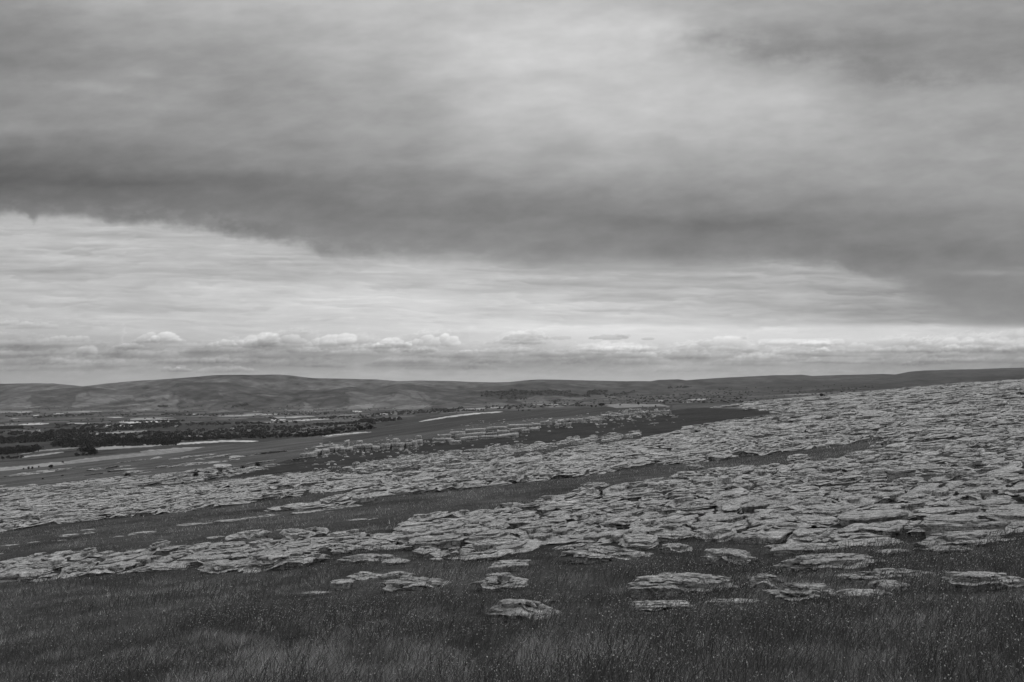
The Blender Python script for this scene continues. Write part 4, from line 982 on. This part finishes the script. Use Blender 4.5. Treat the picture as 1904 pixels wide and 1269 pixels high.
ROWS = [  # cloud banks near the horizon: crown outline (photo rows), rim light, shade under it, depth of shade
 ([(-400, 600), (0, 592), (60, 596), (130, 596), (200, 604), (240, 650), (2400, 650)], 16, 5, 12, .6),
 ([(-400, 615), (0, 618), (60, 622), (125, 624), (175, 632), (205, 640), (240, 632), (258, 616), (285, 614), (300, 620), (335, 630), (380, 634), (420, 627), (450, 632), (490, 618), (520, 612), (570, 616), (590, 632), (640, 616), (690, 624), (740, 622), (780, 614), (850, 614), (870, 634), (915, 634), (935, 616), (975, 612), (1005, 624), (1040, 636), (1100, 640), (1180, 646), (1260, 640), (1320, 624), (1370, 622), (1400, 636), (1450, 644), (1500, 638), (1560, 624), (1600, 630), (1660, 624), (1720, 630), (1780, 616), (1830, 622), (1870, 612), (1904, 616), (2400, 620)], 16, 24, 26, .6),
 ([(-400, 640), (0, 642), (90, 646), (130, 654), (150, 643), (172, 644), (190, 655), (235, 640), (262, 644), (330, 655), (350, 648), (400, 642), (470, 646), (560, 640), (620, 650), (700, 644), (760, 650), (850, 648), (900, 652), (960, 642), (1040, 648), (1100, 642), (1160, 640), (1230, 652), (1310, 650), (1380, 658), (1460, 652), (1510, 643), (1540, 645), (1600, 652), (1680, 645), (1760, 648), (1830, 642), (1904, 640), (2400, 640)], 12, 14, 18, .6),
 ([(-400, 668), (0, 668), (100, 664), (190, 670), (300, 676), (330, 668), (400, 664), (480, 670), (600, 662), (700, 668), (820, 664), (950, 668), (1100, 662), (1200, 666), (1350, 660), (1450, 664), (1600, 668), (1750, 664), (1904, 662), (2400, 660)], 9, 10, 14, .5),
 ([(-400, 690), (0, 684), (200, 690), (300, 682), (345, 680), (400, 688), (560, 692), (700, 686), (900, 690), (1100, 684), (2400, 690)], 7, 5, 9, .5)]
CLOUDS = [(300, 637, 34, 22, 30), (268, 638, 26, 20, 16), (240, 650, 36, 13, 14), (152, 668, 34, 24, 16), (125, 636, 46, 11, 15), (60, 612, 50, 12, 9), (20, 606, 40, 9, 9), (412, 645, 32, 14, 18), (475, 645, 50, 28, 20), (535, 640, 32, 22, 18), (615, 645, 46, 28, 22), (682, 655, 50, 16, 14), (722, 648, 42, 22, 20), (802, 645, 56, 26, 26), (868, 659, 26, 10, 14),
          (560, 656, 40, 12, 10), (655, 662, 50, 12, 10), (955, 640, 50, 26, 9), (1112, 660, 62, 12, 12), (1335, 655, 72, 28, 12), (1265, 668, 60, 18, 12), (1410, 668, 44, 13, 14), (1470, 660, 40, 12, 10), (1525, 655, 20, 10, 24), (1582, 657, 60, 20, 12), (1662, 657, 46, 16, 13), (1760, 656, 72, 30, 13), (1862, 657, 62, 32, 13), (560, 682, 62, 14, 9), (220, 682, 70, 12, 9), (335, 691, 24, 9, 18), (430, 676, 60, 12, 8), (90, 690, 80, 12, 6), (760, 676, 70, 10, 7), (1010, 664, 50, 9, 8)]
def fb(x, y, o, seed, g=.58): return fbm2(x, y, o, seed, 2.07, g)
def sky_srgb(px, py):
    warp = fb(px/170, py/60, 5, 301); w2 = fb(px/46, py/30, 5, 302); w3 = fb(px/13, py/11, 4, 312)
    # upper deck
    up = ctl(UP, px+70*warp+20*w2, py+26*fb(px/260, py/90, 4, 303)+8*w2)
    up = up + 10*fb((px+2.2*py)/240, (py-.16*px)/52, 6, 304) + 15*fb(px/120, (py+.1*px)/45, 6, 305)
    for cx_, cy_, sx2, sy2, a in ((1450, 92, 150, 24, -24), (1420, 108, 70, 14, -14), (1330, 66, 60, 12, -10), (1660, 136, 130, 24, -22), (1620, 150, 60, 10, -8), (1800, 100, 150, 36, -8), (190, 166, 90, 10, 14), (270, 140, 40, 8, 8), (310, 200, 120, 10, 6), (1340, 418, 120, 14, -9), (900, 400, 120, 12, -8), (1640, 470, 90, 22, -9), (1850, 508, 60, 5, 20), (1900, 498, 50, 4, 9), (1820, 290, 160, 9, 7), (1140, 60, 80, 40, 5), (600, 440, 120, 10, 5), (460, 405, 60, 9, 9), (1450, 470, 80, 12, -7)):
        dx = (px-cx_)/sx2+.55*w2; dy = (py-cy_+(-.10)*(px-cx_)*(cx_ < 400))/sy2+.8*warp+.7*w2+.15*w3
        up = up+a*np.exp(-(dx*dx+dy*dy))
    # bright streaky layer beneath
    lo = ctl(LOW, px+40*warp, py+5*warp)
    band = sstep(395, 430, py)*sstep(640, 590, py)
    yy = py-9*fb(px/400, py/90, 3, 318)+1.5*w2-.02*(px-500)
    st = fb(px/170, yy/15, 5, 306); st2 = fb(px/120, yy/6, 5, 307); st3 = fb(px/400, yy/26, 4, 313)
    sharp = np.abs(fb(px/330, yy/20, 4, 314))
    p_ = yy/25+1.5*fb(px/210, yy/40, 4, 361); q_ = p_-np.floor(p_)
    saw = np.where(q_ < .86, q_/.86, (1-q_)/.14)-.5
    p2 = yy/11+1.7*fb(px/130, yy/26, 4, 362); q2_ = p2-np.floor(p2); saw2 = np.where(q2_ < .8, q2_/.8, (1-q2_)/.2)-.5
    am = np.clip(.55+1.8*fb(px/150, yy/45, 3, 363), 0, 1.2); am2 = np.clip(.4+2*fb(px/110, yy/30, 3, 364), 0, 1.2)
    lo = lo + band*(20*st+6*st2+24*st3-15*saw*am-9*saw2*am2) + 8*fb(px/90, py/16, 4, 308)
    for (cx_, cy_, sx2, sy2, a) in ((760, 533, 60, 5, -14), (1030, 525, 80, 5, -12), (1120, 530, 50, 4, -10), (100, 505, 120, 9, -12), (430, 512, 110, 8, -10), (300, 578, 140, 5, -14), (120, 450, 110, 5, 10), (1080, 610, 500, 6, 8), (1400, 506, 200, 7, 6)):
        dx = (px-cx_)/sx2+.4*w2; dy = (py-cy_)/sy2+1.0*warp+.5*w2
        lo = lo+a*np.exp(-(dx*dx+dy*dy))
    # banks of low cumulus, each with a paler crown and a duller base
    sl = px+.9*(py-640)
    for pts, A, B, D, K in ROWS:
        bump = np.abs(fb(sl/34, py/15, 5, 315+int(A)))*-30+np.abs(fb(sl/13, py/8, 3, 330+int(A)))*-14
        top = pl(sl+8*w2, pts)+4+bump*K
        h = py-top; m = sstep(-1.2, 1.6, h)
        act = np.clip(.75+1.5*fb(px/90, py/60, 3, 340+int(B)), .15, 1.35)
        lo = lo+m*act*(A*np.exp(-np.clip(h, 0, 200)/(.35*D))-B*(1-np.exp(-np.clip(h, 0, 200)/(.4*D)))*np.exp(-np.clip(h-D, 0, 200)/(.7*D)))
        lo = lo+m*np.exp(-np.clip(h, 0, 200)/(1.2*D))*9*fb(sl/40, py/13, 3, 345)
    # single heaps of cumulus: rounded lobes over a flat base, paler where they face the light
    cr = np.random.default_rng(12)
    more = [(cr.uniform(-60, 1960), cr.uniform(640, 694), cr.uniform(22, 80), cr.uniform(5, 17), cr.uniform(4, 12)) for _ in range(95)]
    for (cx_, by_, hw, ht, br) in sorted(more, key=lambda c_: c_[1])+CLOUDS:
        m_ = (np.abs(px-cx_) < hw*1.7) & (py > by_-ht*1.7) & (py < by_+ht*.6)
        X_ = px[m_]+7*w2[m_]+2.2*w3[m_]+.55*(py[m_]-by_); Y_ = py[m_]+2.5*w2[m_]+1.5*w3[m_]
        f_ = np.full(X_.shape, -1.0); sh = np.zeros(X_.shape)
        nl = int(5+hw/9)
        for q in range(nl):
            t_ = (q+.5)/nl*2-1; env = max(.25, (1-abs(t_)**2.2))
            lx = cx_+t_*hw*.9+cr.uniform(-.1, .1)*hw; ly = by_-ht*env*cr.uniform(.25, .62); rr_ = max(ht*env*cr.uniform(.38, .60), hw*.16)
            g = 1-((X_-lx)/(rr_*1.25))**2-((Y_-ly)/rr_)**2
            w_ = g > f_; f_ = np.where(w_, g, f_); sh = np.where(w_, (ly-Y_)/rr_+.25*(X_-lx)/rr_, sh)
        flat = sstep(by_+2.0, by_-2.0, Y_)
        a_ = sstep(-.12, .38, f_)*flat
        hgt = np.clip((by_-Y_)/ht, 0, 1)
        lo[m_] = lo[m_]+a_*(1.5*br*(.25+.6*sh+.35*hgt)-15*(1-hgt)**2)
    for (cx_, cy_, a_, b_, amp) in ((978, 630, 44, 9, -26), (1040, 630, 24, 5, -22), (1132, 629, 36, 7, -38), (1160, 626, 14, 4, -18), (1203, 631, 15, 3.5, -32), (1525, 647, 18, 5, 18), (312, 684, 9, 4, 22), (337, 683, 10, 4, 26), (655, 654, 40, 5, 12), (1880, 630, 30, 8, -10)):
        X_ = (px-cx_-.5*(cy_-py))/a_; Y_ = (py-cy_)/b_
        al = sstep(1.05, .75, X_*X_+np.where(Y_ > 0, (Y_*2.2)**2, (Y_)**2)+.9*w3+.5*w2)
        lo = lo+al*amp*np.clip(.75+.35*Y_, .35, 1.2)
    amp_e = np.interp(px, [0, 600, 800, 1300, 1500, 1904], [1, 1, .6, .5, 1, .5])
    e = pl(px+10*w2, EDGE)+(9*w2+3*w3)*amp_e+9*warp
    soft = np.interp(px+14*w2, [0, 500, 600, 900, 1250, 1540, 1600, 1650, 1690, 1780, 1904], [11, 11, 13, 24, 22, 12, 9, 14, 42, 34, 14])
    k = sstep(-1, 1, (py-e)/soft)
    v = up*(1-k)+lo*k
    # torn half-lit fringe above the edge
    fr = np.exp(-((py-e+16)/16)**2)*sstep(.0, .35, fb(px/38, py/20, 4, 350)+.12)
    v = v+fr*10*np.interp(px, [0, 450, 900, 1000], [.6, 1, .6, .3])
    return np.clip(v, 60, 246)
def srgb2lin(v):
    v = v/255.0; return np.where(v <= .04045, v/12.92, ((v+.055)/1.055)**2.4)
azf = np.arange(-31, 31.001, .040); az = np.concatenate([np.arange(-180, -31, 3), azf, np.arange(34, 181, 3)])
elf = np.arange(-.4, 24.0, .037); el = np.concatenate([np.linspace(-8, -.6, 6), elf, np.linspace(24.6, 89.9, 34)])
AZ, EL = np.meshgrid(np.radians(az), np.radians(el), indexing='ij')
dx, dy, dz = np.sin(AZ)*np.cos(EL), np.cos(AZ)*np.cos(EL), np.sin(EL)
ppx = 952+F*np.tan(np.clip(AZ, -1.2, 1.2)); 
rat = np.tan(EL)/np.maximum(np.cos(AZ), .2); cvv = (rat*CT-ST)/(CT+rat*ST)
ppy = 634.5-F*cvv; ppx = 952+F*np.tan(np.clip(AZ, -1.2, 1.2))*(CT-ST*cvv)
ppy = np.maximum(ppy, -900)
SV = sky_srgb(ppx.ravel(), ppy.ravel()).reshape(ppx.shape)
out = sstep(31, 40, np.abs(np.degrees(AZ)))+sstep(24, 32, np.degrees(EL)); out = np.clip(out, 0, 1)
ZEN = 228.0
BACK = 178+(ZEN-178)*np.clip(sstep(12, 55, np.degrees(EL))+.35*(np.cos(AZ) > 0), 0, 1)
SV = SV*(1-out)+(BACK+14*fbm2(AZ*3, EL*4, 3, 320))*out
R_ = 32000.0
V = np.stack([dx, dy, dz], -1).reshape(-1, 3)*R_
Q = grid_quads(len(az), len(el))
m, nt, N, L = newmat('overcast_cloud')
at = N.new('ShaderNodeAttribute'); at.attribute_name = 'cloud'
SKY_GAIN, SKY_OFF = 1.25, 0.05
em = N.new('ShaderNodeEmission'); L.new(at.outputs['Fac'], em.inputs['Color'])
tr = N.new('ShaderNodeBsdfTransparent'); ad = N.new('ShaderNodeMixShader'); ad.inputs[0].default_value = 0.8; L.new(tr.outputs[0], ad.inputs[1]); L.new(em.outputs[0], ad.inputs[2])
o_ = N.new('ShaderNodeOutputMaterial'); L.new(ad.outputs[0], o_.inputs['Surface'])
m.cycles.emission_sampling = 'NONE'
sky = mesh_arrays('sky', V, Q, m, True, attrs={'cloud': np.clip(srgb2lin(SV)*SKY_GAIN-SKY_OFF, 0.01, None)})
tag(sky, 'heavy layered overcast sky with a bright band low down', 'sky', kind='structure')

w = bpy.data.worlds.new('World'); scene.world = w; w.use_nodes = True
nt = w.node_tree; bg = nt.nodes['Background']; st = nt.nodes.new('ShaderNodeTexSky'); st.sky_type = 'NISHITA'; st.sun_disc = False
SUN_EL, SUN_AZ = math.radians(54), math.radians(72)     # sun high behind the cloud, off to the right
st.sun_elevation = SUN_EL; st.sun_rotation = SUN_AZ
bw = nt.nodes.new('ShaderNodeRGBToBW'); nt.links.new(st.outputs[0], bw.inputs[0]); nt.links.new(bw.outputs[0], bg.inputs['Color'])
bg.inputs['Strength'].default_value = 0.05
sd = bpy.data.lights.new('sun', 'SUN'); sd.energy = 4.5; sd.angle = math.radians(12); sd.color = (1, 1, 1)
so = bpy.data.objects.new('sun', sd); COL.objects.link(so)
dirv = Vector((math.sin(SUN_AZ)*math.cos(SUN_EL), math.cos(SUN_AZ)*math.cos(SUN_EL), math.sin(SUN_EL)))
so.rotation_euler = dirv.to_track_quat('Z', 'Y').to_euler()

# ------------------------------------------------------------------ air
HAZE = 1.25e-5
if HAZE > 0:
    V, Q = boxv(-15500, 15500, -300, 15000, -420, 1500)
    m, nt, N, L = newmat('haze_air'); vol = N.new('ShaderNodeVolumePrincipled')
    vol.inputs['Color'].default_value = (.95, .95, .95, 1); vol.inputs['Density'].default_value = HAZE; vol.inputs['Anisotropy'].default_value = 0.2
    o_ = N.new('ShaderNodeOutputMaterial'); L.new(vol.outputs[0], o_.inputs['Volume'])
    hz = mesh_arrays('haze', V, Q, m); tag(hz, 'thin even haze lying over the valley', 'haze', kind='stuff')

# ------------------------------------------------------------------ render settings
scene.view_settings.view_transform = 'Standard'; scene.view_settings.look = 'None'; scene.view_settings.exposure = 0; scene.view_settings.gamma = 1
c = scene.cycles
c.max_bounces = 5; c.diffuse_bounces = 3; c.transparent_max_bounces = 12; c.volume_bounces = 1; c.transmission_bounces = 3
c.use_denoising = True; c.use_adaptive_sampling = True; c.adaptive_threshold = 0.01
c.denoising_input_passes = 'RGB_ALBEDO_NORMAL'
